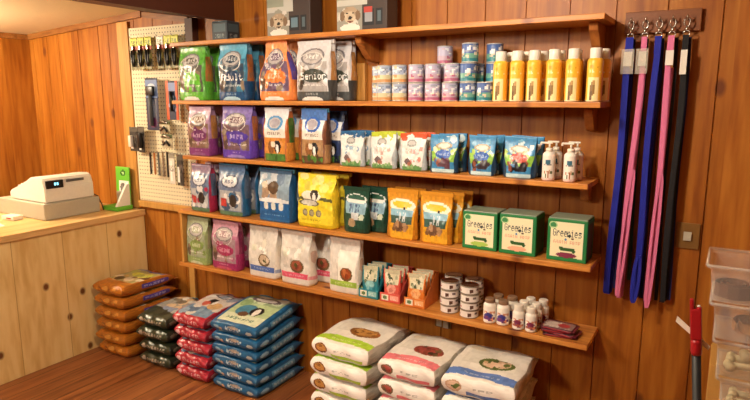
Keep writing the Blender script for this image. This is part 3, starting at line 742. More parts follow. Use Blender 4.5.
t = standing('dog_food_bag', -1.785, 4, .245, .275, .08, face_only(art_yel, {'*': 'd8be2c'}), 'bright yellow bag with three dark ovals on fourth shelf', 'pet food bag', G4, seal='seal_yellow', seed=14, yf=-.222, wr=.005)
behind(t, .098, 'yellow bag standing behind the bright yellow one on fourth shelf', .012)
def art_dkg(u, v):
    a = Art(u, v, '1e4a3c', 35); a.ell(.5, .74, .42, .12, 'dfe6e2').ell(.5, .76, .34, .08, '2c5c4c').rect(.08, .42, .92, .68, '8cb4c8').ell(.5, .7, .4, .05, 'e6ece8').scrawl(.25, .44, .7, .62, '2c3c6c', 3, .7).rect(.35, .3, .65, .46, 'c0c8cc')
    a.ell(.35, .22, .2, .1, 'a89070').ell(.8, .35, .12, .07, 'c8d4c0').rect(0, 0, 1, .1, '183c30'); return a
def art_gold(u, v):
    a = Art(u, v, 'e0a42c', 36); a.rect(0, .82, 1, 1, 'd8952c').ell(.5, .68, .46, .14, 'e8ecdc').ell(.5, .70, .34, .07, 'e8c83c').rect(.06, .46, .94, .60, '8cbcd4').rect(.06, .32, .94, .48, '3c5c54').scrawl(.3, .38, .7, .56, 'e4e8f0', 3, .8).ell(.6, .62, .04, .03, '2c2c2c')
    a.ell(.5, .26, .34, .09, '8c6850').blobs(.25, .2, .75, .32, ['b08c68', '6c4c38'], 8, (.05, .08)).ell(.2, .2, .1, .04, '7c5a3c').rect(0, 0, 1, .14, 'e4ac34').rect(0, 0, .06, 1, 'dc9c2c'); return a
G4T = 'treat pouches on the fourth shelf'
t = pouch(-1.548, 4, .155, .225, face_only(art_dkg, {'*': '16382c'}), 'dark green treat pouch in front beside the yellow bag, fourth shelf', G4T, seal='seal_dkgreen', seed=7, yf=-.21)
behind(t, .062, 'dark green treat pouch to the right behind another dark green one', .072)
t = pouch(-1.288, 4, .165, .235, face_only(art_gold, {'*': 'b8741c'}), 'golden treat pouch with landscape, left of the two front ones', G4T, seal='seal_gold', seed=8, yf=-.212)
behind(t, .06, 'golden treat pouch standing behind the left golden one', .01)
t = pouch(-1.112, 4, .165, .235, face_only(art_gold, {'*': 'b8741c'}), 'golden treat pouch beside the green boxes', G4T, seal='seal_gold', seed=9, yf=-.212)
behind(t, .055, 'golden treat pouch standing behind the one beside the green boxes', .03)
behind(t, .11, 'rearmost golden treat pouch beside the green boxes', .05)
# green treat boxes
def art_gbox(low, seed):
    def f(fn, u, v):
        a = Art(u, v, '1f7c42', seed)
        if fn == 'front':
            a.rect(.08, .10, .90, .95, 'ece8c4').rect(.90, 0, 1, 1, '1d7440').ell(.14, .86, .11, .085, 'b8d8a0').ell(.14, .86, .08, .06, '3c8c54')
            a.text(.14, .60, .86, .77, 'Greenies', '20303c').ell(.56, .62, .045, .035, '26363a').ell(.47, .53, .03, .022, '3c78b8').ell(.64, .56, .03, .02, '5c3c30')
            a.text(.16, .415, .84, .50, 'GRAIN FREE' , 'e0a888')
            a.arcband(.25, .33, .0, '2c5c2c', .34, .70).ell(.36, .31, .05, .045, '2c5c2c').ell(.68, .26, .05, .045, '2c5c2c').ell(.5, .15, .26, .065, low).rect(.78, .02, .9, .1, 'a8cc98').rect(0, 0, 1, .07, '1f7c42')
        if fn == 'top': a.rect(.04, .06, .96, .94, '9cac98').blobs(.15, .2, .85, .8, ['a8b8a0', '3c5c44', '8c5c58'], 8)
        if fn == 'right': a.rect(.15, .1, .85, .9, '4a4a2c').rect(0, 0, 1, .1, '155a30')
        return a
    return f
for x_, h_, lo_, lab in [(-.898, .195, 'a8c85c', 'green dental treat box with lime oval, left of three'), (-.728, .20, 'e8b090', 'green dental treat box with peach oval, middle of three'), (-.522, .203, '7c2c4c', 'green dental treat box with purple oval, nearest shelf end')]:
    t = empty('treat_box', (x_, -.135, SZ[4]+.001)); tag(t, lab+' on fourth shelf', 'treat box', 'green treat boxes on the fourth shelf')
    pbox('carton', (64, 14, 52), d_box(.158, .13, h_-.030), art_gbox(lo_, 41), M['card'], t)
    obj('lid_flap', B(-.077, -.062, h_-.0295, .077, .062, h_-.024, bev=.002), plain('lid_film', '8c9c88', .3), t)

# ---- fifth shelf
G5 = 'pet food bags on the lowest shelf'
t = standing('dog_food_bag', -2.685, 5, .18, .285, .075, art_kibble('93a673', '9aa48c', '7c9450', '8ca468', side='8c8c6c', seed=51, topc='a8b494', lowtone='c0ccb0'), 'sage green bag, leftmost on lowest shelf', 'pet food bag', G5, seal='seal_sage', seed=21, yf=-.215)
t = standing('dog_food_bag', -2.455, 5, .215, .285, .08, art_kibble('b06c8c', 'a08890', 'a02c5c', '9c2c64', side='7c2c50', seed=52, topc='c898ac', lowtone='b8506c'), 'rose and maroon bag on lowest shelf', 'pet food bag', G5, seal='seal_pink', seed=22, yf=-.215)
behind(t, .098, 'maroon bag standing behind the rose one on lowest shelf', .015)
t = standing('dog_food_bag', -2.165, 5, .215, .285, .085, art_whitebag('4c6cb4', 0, ['c8b49c', 'e0d0bc', '5c5c30', 'd8c0b0'], seed=53), 'white dog food bag with blue stripe on lowest shelf', 'pet food bag', G5, seal='seal_white', seed=23, yf=-.215, k0=.45)
t = standing('dog_food_bag', -1.93, 5, .215, .288, .085, art_whitebag('dc5a78', 0, ['9c5440', '7c3c30', '5c5c30', 'b87860'], seed=54), 'white dog food bag with pink stripe on lowest shelf', 'pet food bag', G5, seal='seal_white', seed=24, yf=-.22, k0=.5, wr=.005)
behind(t, .11, 'white bag with pink stripe standing behind the front one on lowest shelf', .09)
t = standing('dog_food_bag', -1.625, 5, .19, .285, .08, art_whitebag('9cc04c', 0, ['a8542c', 'c87848', '8c3c20', 'b0643c'], seed=55, panel=True), 'white dog food bag with lime stripe on lowest shelf', 'pet food bag', G5, seal='seal_white', seed=25, yf=-.205, k0=.45)

# treat display cartons, each with its own pouches
def art_tp(base, c2, pic, seed):
    def front(u, v):
        a = Art(u, v, base, seed); a.rect(.1, .55, .9, .9, 'd8d4b8').rect(.05, .86, .95, 1, 'c0bca0').blobs(.2, .5, .8, .85, ['6c7c5c', 'e8e4d0', 'a8b498', '4c5c44'], 12, (.05, .1)).ell(.5, .4, .3, .14, c2).blobs(.3, .2, .7, .4, [pic, c2], 8, (.06, .1)).rect(0, 0, 1, .12, base); return a
    return face_only(front, {'*': base})
for k, (x_, cb, c2, pic, nm) in enumerate([(-1.475, '2c8494', '8cc0c4', '4c9cac', 'teal'), (-1.350, 'd4584c', 'e8a090', 'c87868', 'coral'), (-1.215, 'd87830', 'e8b078', 'd8905c', 'orange')]):
    t = empty('display_carton', (x_, -.125, SZ[5]+.001)); tag(t, nm+' open display carton holding treat pouches on lowest shelf', 'carton', 'display cartons on the lowest shelf')
    W, D, = .112, .15
    def art_c(fn, u, v, cb=cb, c2=c2):
        a = Art(u, v, cb, 4)
        if fn == 'front': a.rect(.08, .2, .42, .85, 'e4e4d4').ell(.25, .5, .1, .22, '5c7c54').rect(.5, .25, .94, .8, c2).scrawl(.52, .35, .92, .7, 'f4f4f0', 4)
        return a
    pbox('front_lip', (26, 1, 12), lambda p: np.stack([p[:, 0]*W/2, p[:, 1]*.0015-D/2, (p[:, 2]+1)*.022], 1), art_c, M['card'], t)
    cm = plain(nm+'_card', cb, .5)
    obj('floor_panel', B(-W/2, -D/2+.002, 0, W/2, D/2, .002), cm, t)
    for s in (-1, 1):
        obj('side_panel', prism(bmesh.new(), [(-D/2+.002, .0021), (D/2, .0021), (D/2, .15), (D/2-.03, .15), (-D/2+.002, .044)], 'X', s*W/2-.001-(.001 if s > 0 else -.001), s*W/2), cm, t)
    obj('back_panel', B(-W/2, D/2+.0003, 0, W/2, D/2+.002, .15), cm, t)
    first = None
    for q in range(3):
        if not first:
            p = empty('treat_pouch', (x_, -.175, SZ[5]+.0035)); pbox('bag_body', (22, 6, 30), d_bag(.100, .036, .158, k0=.05, kend=.1, wtop=.98, e=.9, wr=.003, seed=30+k), art_tp(cb, c2, pic, 60+k), M['film'], p); first = p
        else:
            p = copy_tree(first); p.location.y += .043*q; p.location.z += .0
        tag(p, ('front', 'middle', 'rear')[q]+' pouch in the '+nm+' display carton', 'treat pouch', 'treat pouches in the display cartons')

# ================================================================== CANS
def can(rad, h_, artf, name='pet_food_can', seg=28):
    t = empty(name, (0, 0, 0))
    zs = np.linspace(.004, h_-.004, 12)
    prof = [(rad*.93, 0), (rad*.99, .0015), (rad*.99, .003)]+[(rad*.97, z) for z in zs]+[(rad*.99, h_-.003), (rad*.99, h_-.001), (rad*.93, h_)]
    lathe_art('can_body', prof, seg, artf, M['gloss'], t)
    bm = bmesh.new(); lathe(bm, [(rad*.92, h_+.0002), (rad*.92, h_+.0012), (rad*.86, h_+.0012), (rad*.84, h_+.0004), (.002, h_+.0004)], seg)
    obj('can_lid', bm, M['steel'], t, True)
    return t
def art_can(low, mid, seed, top='d8dce2'):
    def f(u, z):
        a = Art(u, z/.08, top, seed); a.blobs(.2, .5, .8, .9, ['dcdfe6', '7c88a4', 'e4e6ea', mid, top], 18, (.03, .06), 2).ring(.5, .7, .09, .18, .25, '8c98ac').rect(0, .05, 1, .45, mid).blobs(.2, .1, .8, .45, [low, 'e4dccc', mid, 'c8b8a0'], 12, (.03, .05), 2).rect(0, .05, 1, .2, low).rect(0, 0, 1, .05, 'c0c0bc').rect(0, .93, 1, 1, 'b8b8b6'); return a
    return f
protos = {'orange': can(.0365, .0805, art_can('c8905c', 'c8c4a0', 71, 'a4b4d0')), 'pink': can(.0365, .0805, art_can('a85c7c', 'b8a0b4', 72, 'b0acc8')), 'blue': can(.0365, .0805, art_can('2c7c88', '6ca494', 73, '4c68a4'))}
used = set()
def place(key, x, y, z, label, group, cat='can', rz=0):
    p = protos[key]
    if key in used: o = copy_tree(p)
    else: o = p; used.add(key)
    o.location = (x, y, z); o.rotation_euler = (0, 0, rz); tag(o, label, cat, group)
    return o
GC = 'pet food cans on the second shelf'
colx = [-1.398, -1.318, -1.233, -1.149, -1.065, -.981, -.903]
kinds = ['orange', 'orange', 'pink', 'pink', 'pink', 'blue', 'blue']
nth = ['leftmost', 'second', 'third', 'fourth', 'fifth', 'sixth', 'seventh']
cdesc = {'orange': 'white and orange', 'pink': 'white and pink', 'blue': 'blue and teal'}
H2 = SZ[2]+.0008; CH = .0822
for k, (x_, kk) in enumerate(zip(colx, kinds)):
    place(kk, x_, -.175, H2, cdesc[kk]+' can, front row bottom, '+nth[k]+' column of cans', GC, rz=.2*k)
    if k in (0, 1, 2, 3, 5):
        place(kk, x_, -.175, H2+CH, cdesc[kk]+' can stacked on the front '+nth[k]+' column of cans', GC, rz=.5+.3*k)
place('orange', -1.462, -.115, H2, 'white and orange can behind left end of can row, lower', GC, rz=.7)
place('orange', -1.462, -.115, H2+CH, 'white and orange can behind left end of can row, upper', GC, rz=1.1)
place('pink', -1.058, -.172, H2+CH, 'white and pink can on second tier beside the blue cans', GC, rz=.6)
place('blue', -.977, -.17, H2+2*CH, 'blue and teal can alone on top of the sixth column', GC, rz=.9)
for k, x_ in enumerate([-1.21, -1.132, -1.054]):
    place('pink', x_, -.085, H2, 'pink can in back row, bottom tier, '+nth[k]+' from left', GC, rz=k)
    place('pink', x_, -.085, H2+CH, 'pink can in back row, second tier, '+nth[k]+' from left', GC, rz=k+1)
place('pink', -1.132, -.085, H2+2*CH, 'pink can in back row standing highest over the pink cans', GC, rz=2)
for k, x_ in enumerate([-.975, -.893]):
    place('blue', x_, -.095, H2, 'blue can in back row, bottom tier, '+('left' if k == 0 else 'right')+' of two', GC, rz=k)
    place('blue', x_, -.095, H2+CH, 'blue can in back row, second tier, '+('left' if k == 0 else 'right')+' of two', GC, rz=k+1)
place('blue', -.893, -.095, H2+2*CH, 'dark blue can standing highest beside the yellow bottles', GC, rz=1.7)
# small tins, fifth shelf
def art_tin(u, z):
    a = Art(u, z/.036, 'e0dcd6', 75); a.rect(0, .12, 1, .86, 'e6e0dc').blobs(.3, .3, .7, .7, ['c8a898', 'f0ece8', '6c5c60', 'a8545c'], 8, (.02, .035), 5).ell(.56, .45, .025, .3, '5c3c30').rect(0, 0, 1, .13, '8c8070').rect(0, .87, 1, 1, '8c8070'); return a
protos['tin'] = can(.044, .036, art_tin, 'pet_food_tin', 32)
GT = 'small tins on the lowest shelf'
tier = ['bottom', 'second', 'third', 'top']
for (x_, y_, nm) in [(-1.053, -.155, 'front left pile'), (-.948, -.165, 'front right pile'), (-1.075, -.060, 'back left pile'), (-.962, -.070, 'back right pile')]:
    for q in range(4):
        place('tin', x_+.002*math.sin(q*2.1+x_*9), y_+.002*math.cos(q*1.7), SZ[5]+.0008+q*.0378, tier[q]+' tin in the '+nm+' of tins', GT, 'tin', .3*math.sin(q*2.3))

# ================================================================== BOTTLES
def art_yb(u, z):
    t = z/.175; a = Art(u, t, 'f2b83c', 81); a.rect(.38, .05, .60, .52, 'f4e2a8').ell(.48, .28, .05, .16, '8a6a3a').ell(.5, .42, .03, .06, 'b8945a').ell(.45, .14, .03, .1, '6c5230').scrawl(.38, .62, .62, .68, 'f8ecc0', 12, .8).scrawl(.38, .74, .6, .78, 'c88c18', 12, .7).rect(0, .0, 1, .03, 'f4e6c0').rect(0, .93, 1, 1, 'f2c04c'); return a
def yb():
    t = empty('shampoo_bottle', (0, 0, 0)); r_ = .030
    prof = [(r_*.9, 0), (r_, .003)]+[(r_, z) for z in np.linspace(.006, .150, 26)]+[(r_*.97, .156), (r_*.85, .163), (r_*.62, .167), (r_*.6, .170)]
    lathe_art('bottle_body', prof, 40, art_yb, M['gloss'], t)
    obj('bottle_cap', lathe(bmesh.new(), [(.0215, .1625), (.0225, .165), (.0225, .200), (.0205, .204), (.010, .2045)], 28), M['white'], t, True)
    return t
protos['yb'] = yb()
GY = 'yellow shampoo bottles on the second shelf'
yx = [-.833, -.763, -.693, -.613, -.538, -.457]
for k, x_ in enumerate(yx):
    place('yb', x_, -.185+.002*(k % 3), H2, 'yellow bottle with white cap, front row, '+['leftmost', 'second from left', 'third from left', 'fourth from left', 'second from right', 'rightmost'][k], GY, 'bottle', .1)
for k, x_ in enumerate([-.808, -.743, -.678, -.611, -.545, -.440]):
    place('yb', x_, -.115, H2, 'yellow bottle in the row behind, '+['leftmost', 'second from left', 'third from left', 'fourth from left', 'second from right', 'rightmost'][k], GY, 'bottle', .4)
def art_wb(u, z):
    t = z/.12; a = Art(u, t, 'ece6de', 82); a.ell(.5, .62, .07, .09, '3c6c84').scrawl(.42, .5, .6, .55, '6c6c70', 14, .8).blobs(.4, .16, .6, .32, ['a86c50', '5c6c50', 'c8a890'], 8, (.02, .03), 3).rect(0, 0, 1, .08, 'e8c8c0'); return a
def lotion():
    t = empty('pump_bottle', (0, 0, 0)); r_ = .0255
    prof = [(r_*.92, 0), (r_, .003)]+[(r_, z) for z in np.linspace(.006, .102, 18)]+[(r_*.95, .108), (r_*.7, .115), (r_*.5, .118)]
    lathe_art('bottle_body', prof, 32, art_wb, M['gloss'], t)
    obj('pump_collar', lathe(bmesh.new(), [(.014, .1182), (.014, .130), (.011, .132)], 20), M['white'], t, True)
    bm = lathe(bmesh.new(), [(.004, .1322), (.004, .148)], 12)
    obj('pump_stem', bm, M['white'], t, True)
    bm = bmesh.new(); box(bm, -.036, -.006, .1482, .011, .006, .156, bev=.0025); box(bm, -.038, -.004, .142, -.030, .004, .1515, bev=.002)
    obj('pump_spout', bm, M['white'], t)
    return t
protos['lot'] = lotion()
GL = 'white pump bottles on the third shelf'
H3 = SZ[3]+.0008
for x_, y_, lab in [(-.612, -.195, 'front left'), (-.527, -.195, 'front right, nearest shelf end'), (-.602, -.125, 'back left'), (-.517, -.125, 'back right')]:
    place('lot', x_, y_, H3, 'white pump bottle, '+lab+' of the four on third shelf', GL, 'bottle', .1)
def art_j(band, c2, hh):
    def f(u, z):
        t = z/hh; a = Art(u, t, 'ece8e0', 83); a.rect(.3, .12, .75, .62, 'f0eae4').ell(.5, .4, .11, .16, c2).scrawl(.36, .5, .68, .6, 'c87850', 12, .7).rect(.34, .2, .7, .30, band).blobs(.38, .15, .68, .4, [band, 'e8a070', '7c4c6c'], 7, (.02, .03), 2.5); return a
    return f
def jar(name, r_, hb, hc, rc, capmat, band, c2):
    t = empty(name, (0, 0, 0))
    prof = [(r_*.9, 0), (r_, .003)]+[(r_, z) for z in np.linspace(.006, hb*.86, 14)]+[(r_*.96, hb*.92), (rc*.95, hb*.99), (rc*.95, hb)]
    lathe_art('bottle_body', prof, 32, art_j(band, c2, hb), M['gloss'], t)
    n = 28; bm = bmesh.new()
    rings = []
    for z, rr_ in [(hb+.0004, rc), (hb+hc-.003, rc), (hb+hc, rc*.92)]:
        rings.append([bm.verts.new(((rr_*(1+.02*(k % 2)))*math.cos(2*math.pi*k/n), (rr_*(1+.02*(k % 2)))*math.sin(2*math.pi*k/n), z)) for k in range(n)])
    for a, b in zip(rings, rings[1:]):
        for k in range(n): bm.faces.new((a[k], a[(k+1) % n], b[(k+1) % n], b[k]))
    bm.faces.new(rings[0][::-1]); bm.faces.new(rings[-1])
    obj('bottle_cap', bm, M[capmat], t)
    return t
protos['jar'] = jar('supplement_jar', .0285, .092, .018, .022, 'tan', '6c3c84', '3c3c8c')
protos['btl'] = jar('supplement_bottle', .0255, .082, .026, .020, 'white', 'a85c4c', '7c2c50')
H5 = SZ[5]+.0008
for x_, y_, lab in [(-.843, -.185, 'front left'), (-.783, -.180, 'front right'), (-.828, -.115, 'back left'), (-.765, -.110, 'back right')]:
    place('jar', x_, y_, H5, 'white supplement jar with tan lid, '+lab+' of the four', 'tan lidded jars on the lowest shelf', 'jar', .1)
for x_, y_, lab in [(-.709, -.195, 'front left'), (-.652, -.195, 'front right'), (-.704, -.135, 'middle left'), (-.648, -.133, 'middle right'), (-.690, -.078, 'back left'), (-.634, -.076, 'back right')]:
    place('btl', x_, y_, H5, 'white capped supplement bottle, '+lab+' of the six', 'white capped bottles on the lowest shelf', 'bottle', .1)
# flat packets at the shelf end
def art_pk(fn, u, v):
    a = Art(u, v, '5c1c2c', 91)
    if fn == 'top': a.rect(.05, .1, .95, .9, '8c7470').ell(.35, .5, .25, .3, 'c8b8b0').ell(.65, .5, .18, .22, 'a83038').scrawl(.1, .15, .9, .3, 'e4dcd4', 4, .6)
    if fn == 'front': a.rect(.1, .2, .9, .7, 'a02c38')
    return a
first = None
for q, (dx, rz) in enumerate([(.002, .10), (.004, -.12), (-.004, .16), (-.001, -.05)]):
    if first is None:
        p = pbox('treat_packet', (24, 16, 4), lambda p: np.stack([p[:, 0]*.068*np.sqrt(1-.1*p[:, 1]**2), p[:, 1]*.050, .0045+p[:, 2]*.004*(1-.5*p[:, 0]**4)], 1), art_pk, M['film']); first = p
        obj('packet_seal', B(.066, -.045, .003, .076, .045, .0055), plain('maroon_seal', '6c2434', .35), p)
    else: p = copy_tree(first)
    p.location = (-.540+dx*2, -.160, H5+q*.0092); p.rotation_euler = (0, 0, rz)
    tag(p, ['bottommost', 'second from bottom', 'third from bottom', 'topmost'][q]+' flat maroon packet at right end of lowest shelf', 'packet', 'flat packets on the lowest shelf')

# ================================================================== BOXES ON THE TOPMOST SHELF
def art_collar(seed, red):
    def f(fn, u, v):
        a = Art(u, v, '3c302c', seed)
        if fn == 'front':
            a.rect(0, 0, .52, 1, '8c8a80').rect(0, .5, .62, 1, 'b4b4ac').rect(.0, .62, .4, 1, '6c7860', .5).blobs(0, 0, .5, .5, ['c4c0b8', '8c8c80', 'b0aca0'], 8, (.06, .12))
            a.ell(.27, .33, .17, .15, 'a08c74').ell(.27, .27, .11, .12, 'b8a890').blobs(.15, .2, .4, .45, ['b09c84', '94806a', 'c0b098'], 8, (.02, .04)).ell(.11, .30, .05, .1, '745c44').ell(.43, .30, .05, .1, '745c44').ell(.21, .36, .022, .015, '201814').ell(.33, .36, .022, .015, '201814').ell(.27, .26, .045, .03, '181210').ell(.27, .19, .06, .022, '6c3c30' if red else '4c3a30').ell(.27, .06, .2, .09, 'd8d4ca')
            a.rect(.54, .10, .75, .42, '16181c').rect(.57, .16, .72, .36, '5c7888' if not red else '8c9098').rect(.78, .10, .92, .42, '16181c').rect(.81, .16, .89, .36, '4c5c64')
            if red: a.rect(.55, .34, .72, .46, 'a83c34')
            a.scrawl(.66, .84, .95, .88, 'd8d4cc', 4, .7).rect(.0, .97, 1, 1, '3c302c')
        return a
    return f
for x_, y_, lab, s, rd in [(-1.945, -.15, 'electronic collar box with dog photo, left one on topmost shelf', 101, False), (-1.51, -.15, 'electronic collar box with dog photo and red device, right one on topmost shelf', 102, True)]:
    t = empty('collar_box', (x_, y_, SZ[1]+.001)); tag(t, lab, 'boxed product', 'boxed products on the topmost shelf')
    pbox('carton', (60, 14, 44), d_box(.275, .10, .23), art_collar(s, rd), M['card'], t)
    obj('hang_tab', B(-.03, .044, .2305, .03, .048, .25, bev=.0005), plain('tab_brown', '4a3a34', .5), t)
t = empty('small_carton', (-2.505, -.07, SZ[1]+.001)); tag(t, 'dim blue grey carton on topmost shelf near the dark beam', 'carton')
pbox('carton', (20, 10, 20), d_box(.115, .10, .11), lambda fn, u, v: Art(u, v, '26303a', 8).rect(.1, .5, .9, .9, '3c525c').scrawl(.2, .2, .8, .4, '7c8c8c', 4), M['card'], t)
obj('lid_flap', B(-.056, -.048, .1102, .056, .048, .114), plain('flap_grey', '33424c', .5), t)

# ================================================================== STACKED BAGS ON THE FLOOR
def stack(name, cx, cy, n, w_, l_, pitch, artf, labf, group, res=(60, 56, 16), mat='film', rz=0, flap=None, jit=.012, seed=0, wedge=0.0, **kw):
    rs = random.Random(seed); first = None
    for q in range(n):
        if first is None:
            t = empty(name, (0, 0, 0))
            pbox('bag_body', res, d_lying(w_, l_, pitch*.985, seed=seed, wedge=wedge, **kw), artf, M[mat], t)
            if flap:
                bm = bmesh.new(); m_ = 14; vs0 = []
                for a in range(m_+1):
                    xx = (-.5+a/m_)*w_*.93
                    for b_ in range(4):
                        vs0.append(bm.verts.new((xx, l_/2*.955+b_*.013, pitch*.30+.003*math.sin(a*1.3+seed)+b_*.002*math.sin(a*.9))))
                for a in range(m_):
                    for b_ in range(3): bm.faces.new((vs0[a*4+b_], vs0[a*4+b_+1], vs0[a*4+b_+5], vs0[a*4+b_+4]))
                bmesh.ops.solidify(bm, geom=bm.faces[:], thickness=.003)
                obj('end_seal', bm, M[flap], t)
            first = t
        else: t = copy_tree(first)
        t.location = (cx+rs.uniform(-jit, jit), cy+rs.uniform(-jit, jit), .001+q*pitch)
        t.rotation_euler = (q*wedge, 0, rz+(rs.uniform(-.03, .03) if jit > .005 else 0))
        tag(t, labf(q, n), 'pet food bag', group)
def ordn(desc):
    names = ['topmost', 'second from top', 'third from top', 'fourth from top', 'fifth from top', 'sixth from top']
    return lambda q, n: desc+', '+names[n-1-q]
def art_lyb(base, topart, frontart, sideart):
    def f(fn, u, v):
        if fn == 'top': return topart(u, v)
        if fn == 'front': return frontart(u, v)
        if fn in ('right', 'left'): return sideart(u, v)
        return Art(u, v, base, 2)
    return f
def front_txt(base, txt='e4e0dc', seed=1, dots=None):
    def f(u, v):
        a = Art(u, v, base, seed).scrawl(.25, .38, .85, .66, txt, 4, .75).ell(.14, .5, .07, .22, dots or txt, .8)
        return a
    return f
# blue stack
def b_top(u, v):
    a = Art(u, v, '1f5c8c', 111); a.rect(.06, .05, .94, .95, 'b8cc9c').rect(.06, .62, .94, .95, '9cb48c').blobs(.1, .6, .9, .92, ['d0dcc0', '8ca878', 'e4ead8'], 10, (.08, .14)).rect(.06, .05, .94, .28, 'd4dcc0').ell(.38, .42, .2, .16, '4c88a4').ell(.62, .42, .13, .12, '24201e').ell(.62, .4, .06, .1, 'ece8e0').ell(.42, .3, .1, .07, '6c4c34').scrawl(.2, .12, .8, .2, '3c6c54', 4, .7).ell(.5, .78, .32, .09, '6c5c64').ell(.5, .78, .24, .06, 'd8d4d0'); return a
def b_front(u, v):
    a = Art(u, v, '1c5884', 112); a.rect(0, 0, 1, .12, '164a72').scrawl(.35, .35, .7, .75, 'd4dce0', 4, .8).ell(.15, .5, .07, .2, '8cb0c8').ell(.85, .45, .06, .2, 'b0b8b8').ell(.25, .4, .04, .16, 'c8a888').ell(.52, .72, .12, .14, 'c49c80', .7); return a
def b_side(u, v):
    a = Art(u, v, '1b5582', 113); a.rect(.3, .25, .8, .8, '5c94b8').scrawl(.34, .35, .76, .7, 'd0dce4', 5, .6).ell(.15, .5, .08, .25, '8cb4d0').rect(0, 0, 1, .1, '123c60'); return a
stack('dog_food_bag', -2.205, -.225, 6, .35, .40, .073, art_lyb('1c5480', b_top, b_front, b_side), ordn('large blue dog food bag in the floor stack under lowest shelf'), 'blue dog food bags stacked on the floor', flap='seal_blue', seed=3, e=.25, wr=.002, jit=.006, wedge=.026)
# red stack
def r_top(u, v):
    a = Art(u, v, 'a82434', 114); a.rect(.04, .04, .96, .36, '6c8ca8').blobs(.08, .08, .92, .36, ['88a4bc', 'd0ccc4', '4c6c8c'], 9, (.08, .14)).rect(.04, .36, .96, .96, 'c4bcb8').ell(.7, .42, .2, .12, 'c8a474').ell(.45, .55, .14, .1, '1e1c1e').ell(.55, .52, .06, .08, 'e4e0dc').ell(.35, .46, .1, .08, 'c05c4c').blobs(.1, .65, .9, .93, ['b0b4bc', 'd8d8d8', '8c94a4'], 9, (.08, .14)).ring(.5, .8, .3, .09, .3, '444c5c'); return a
stack('dog_food_bag', -2.53, -.235, 5, .275, .40, .083, art_lyb('a82434', r_top, front_txt('a82638', 'e0c8c8', 115), front_txt('8c2030', 'c8a0a0', 116)), ordn('red dog food bag in the floor stack left of the blue bags'), 'red dog food bags stacked on the floor', flap='seal_mauve', seed=4, e=.4, wr=.003, jit=.006, wedge=.018)
# dark green stack
def d_top(u, v):
    a = Art(u, v, '2e3424', 117); a.blobs(.05, .05, .95, .3, ['2a3020', '384030'], 6).rect(.04, .3, .96, .96, '8c8c88').blobs(.1, .3, .9, .9, ['b0b4b4', '6c6458', 'c4a888', 'dcdcd8', '7c8ca8'], 18, (.07, .13)).ell(.4, .45, .14, .08, 'c8b090'); return a
stack('dog_food_bag', -2.86, -.245, 4, .28, .39, .086, art_lyb('2c3022', d_top, front_txt('2f3324', 'c8b8a8', 118), front_txt('2a2a20', '8c8474', 119)), ordn('dark olive dog food bag in floor stack beside red bags'), 'dark olive dog food bags stacked on the floor', flap='seal_blue', seed=5, e=.5, wr=.003, jit=.008, wedge=.018)
# orange stack
def o_top(u, v):
    a = Art(u, v, 'b46c20', 120); a.rect(.04, .2, .96, .96, 'a09c6c').blobs(.08, .22, .92, .5, ['d8ccb0', '6c4c28', 'b89c60', 'c0ac78'], 10, (.08, .14)).ell(.3, .3, .12, .09, '4c3818').ell(.62, .32, .12, .09, 'dcd0b8').blobs(.1, .55, .9, .75, ['c8c84c', 'b0b858', 'dcd870'], 8, (.1, .16)).rect(.04, .8, .96, .96, '6c7cac').blobs(.1, .8, .9, .95, ['8c98c0', '5c6ca4'], 6, (.08, .12)); return a
def o_side(u, v):
    a = Art(u, v, 'a8641f', 121); a.rect(.35, .3, .88, .75, '4c40a0').scrawl(.4, .4, .8, .65, 'c0bce0', 4, .7); return a
def o_front(u, v):
    a = Art(u, v, 'b06820', 122); a.blobs(.1, .3, .9, .75, ['c88030', '8c4c14', 'd09040'], 10, (.05, .1), 2); return a
stack('dog_food_bag', -3.215, -.26, 6, .29, .42, .08, art_lyb('a8641f', o_top, o_front, o_side), ordn('amber dog food bag in the floor stack against the counter'), 'amber dog food bags stacked on the floor', flap='seal_orange', seed=6, e=.4, wr=.003, jit=.008)
# white stacks
def w_art(stripe, pics, piccore, seed):
    def top(u, v):
        a = Art(u, v, 'e9e6df', seed); a.arcband(.01, .155, .05, stripe, 0, 1)
        a.rect(.1, .36, .5, .9, 'd8d6cc', .6).ell(.2, .75, .12, .06, 'd8d0bc')
        a.ell(.60, .42, .26, .13, pics[0]).ell(.60, .43, .2, .10, piccore).blobs(.42, .34, .80, .51, pics, 12, (.03, .05))
        a.scrawl(.25, .10, .8, .135, 'f4f4f2', 4, .5).rect(0, .95, 1, 1, 'c8c4ba'); return a
    def front(u, v):
        a = Art(u, v, 'f4f1ec', seed+1); a.rect(.34, .10, .92, .29, stripe).ell(.17, .48, .115, .30, pics[1]).ell(.17, .5, .09, .22, piccore).blobs(.1, .35, .24, .62, pics, 5, (.02, .035), 3).scrawl(.42, .46, .74, .60, 'b4b4b0', 3.5, .8).rect(0, 0, 1, .08, 'd8d4cc'); return a
    def side(u, v):
        a = Art(u, v, 'c9c5bc', seed+2); a.blobs(0, 0, 1, 1, ['e0ddd6', 'b0aca4', 'd0ccc4', 'bcb8b0'], 26, (.04, .1), 3); return a
    return art_lyb('d8d4cc', top, front, side)
M['seal_grey'] = plain('crinkled_silver_seal', 'b8b4aa', .3)
WH = dict(res=(84, 70, 24), flap='seal_grey', mat='film_white', e=.22, wr=.003, farflat=.6)
stack('dog_food_bag', -1.480, -.245, 5, .34, .43, .094, w_art('a9cf3a', ['8c5c2c', '6c3c1c', 'c89858', 'a87840'], 'c08c4c', 131), ordn('white dog food bag with lime stripe in the leftmost white stack'), 'white bags with lime stripe stacked on the floor', seed=7, jit=.010, **WH)
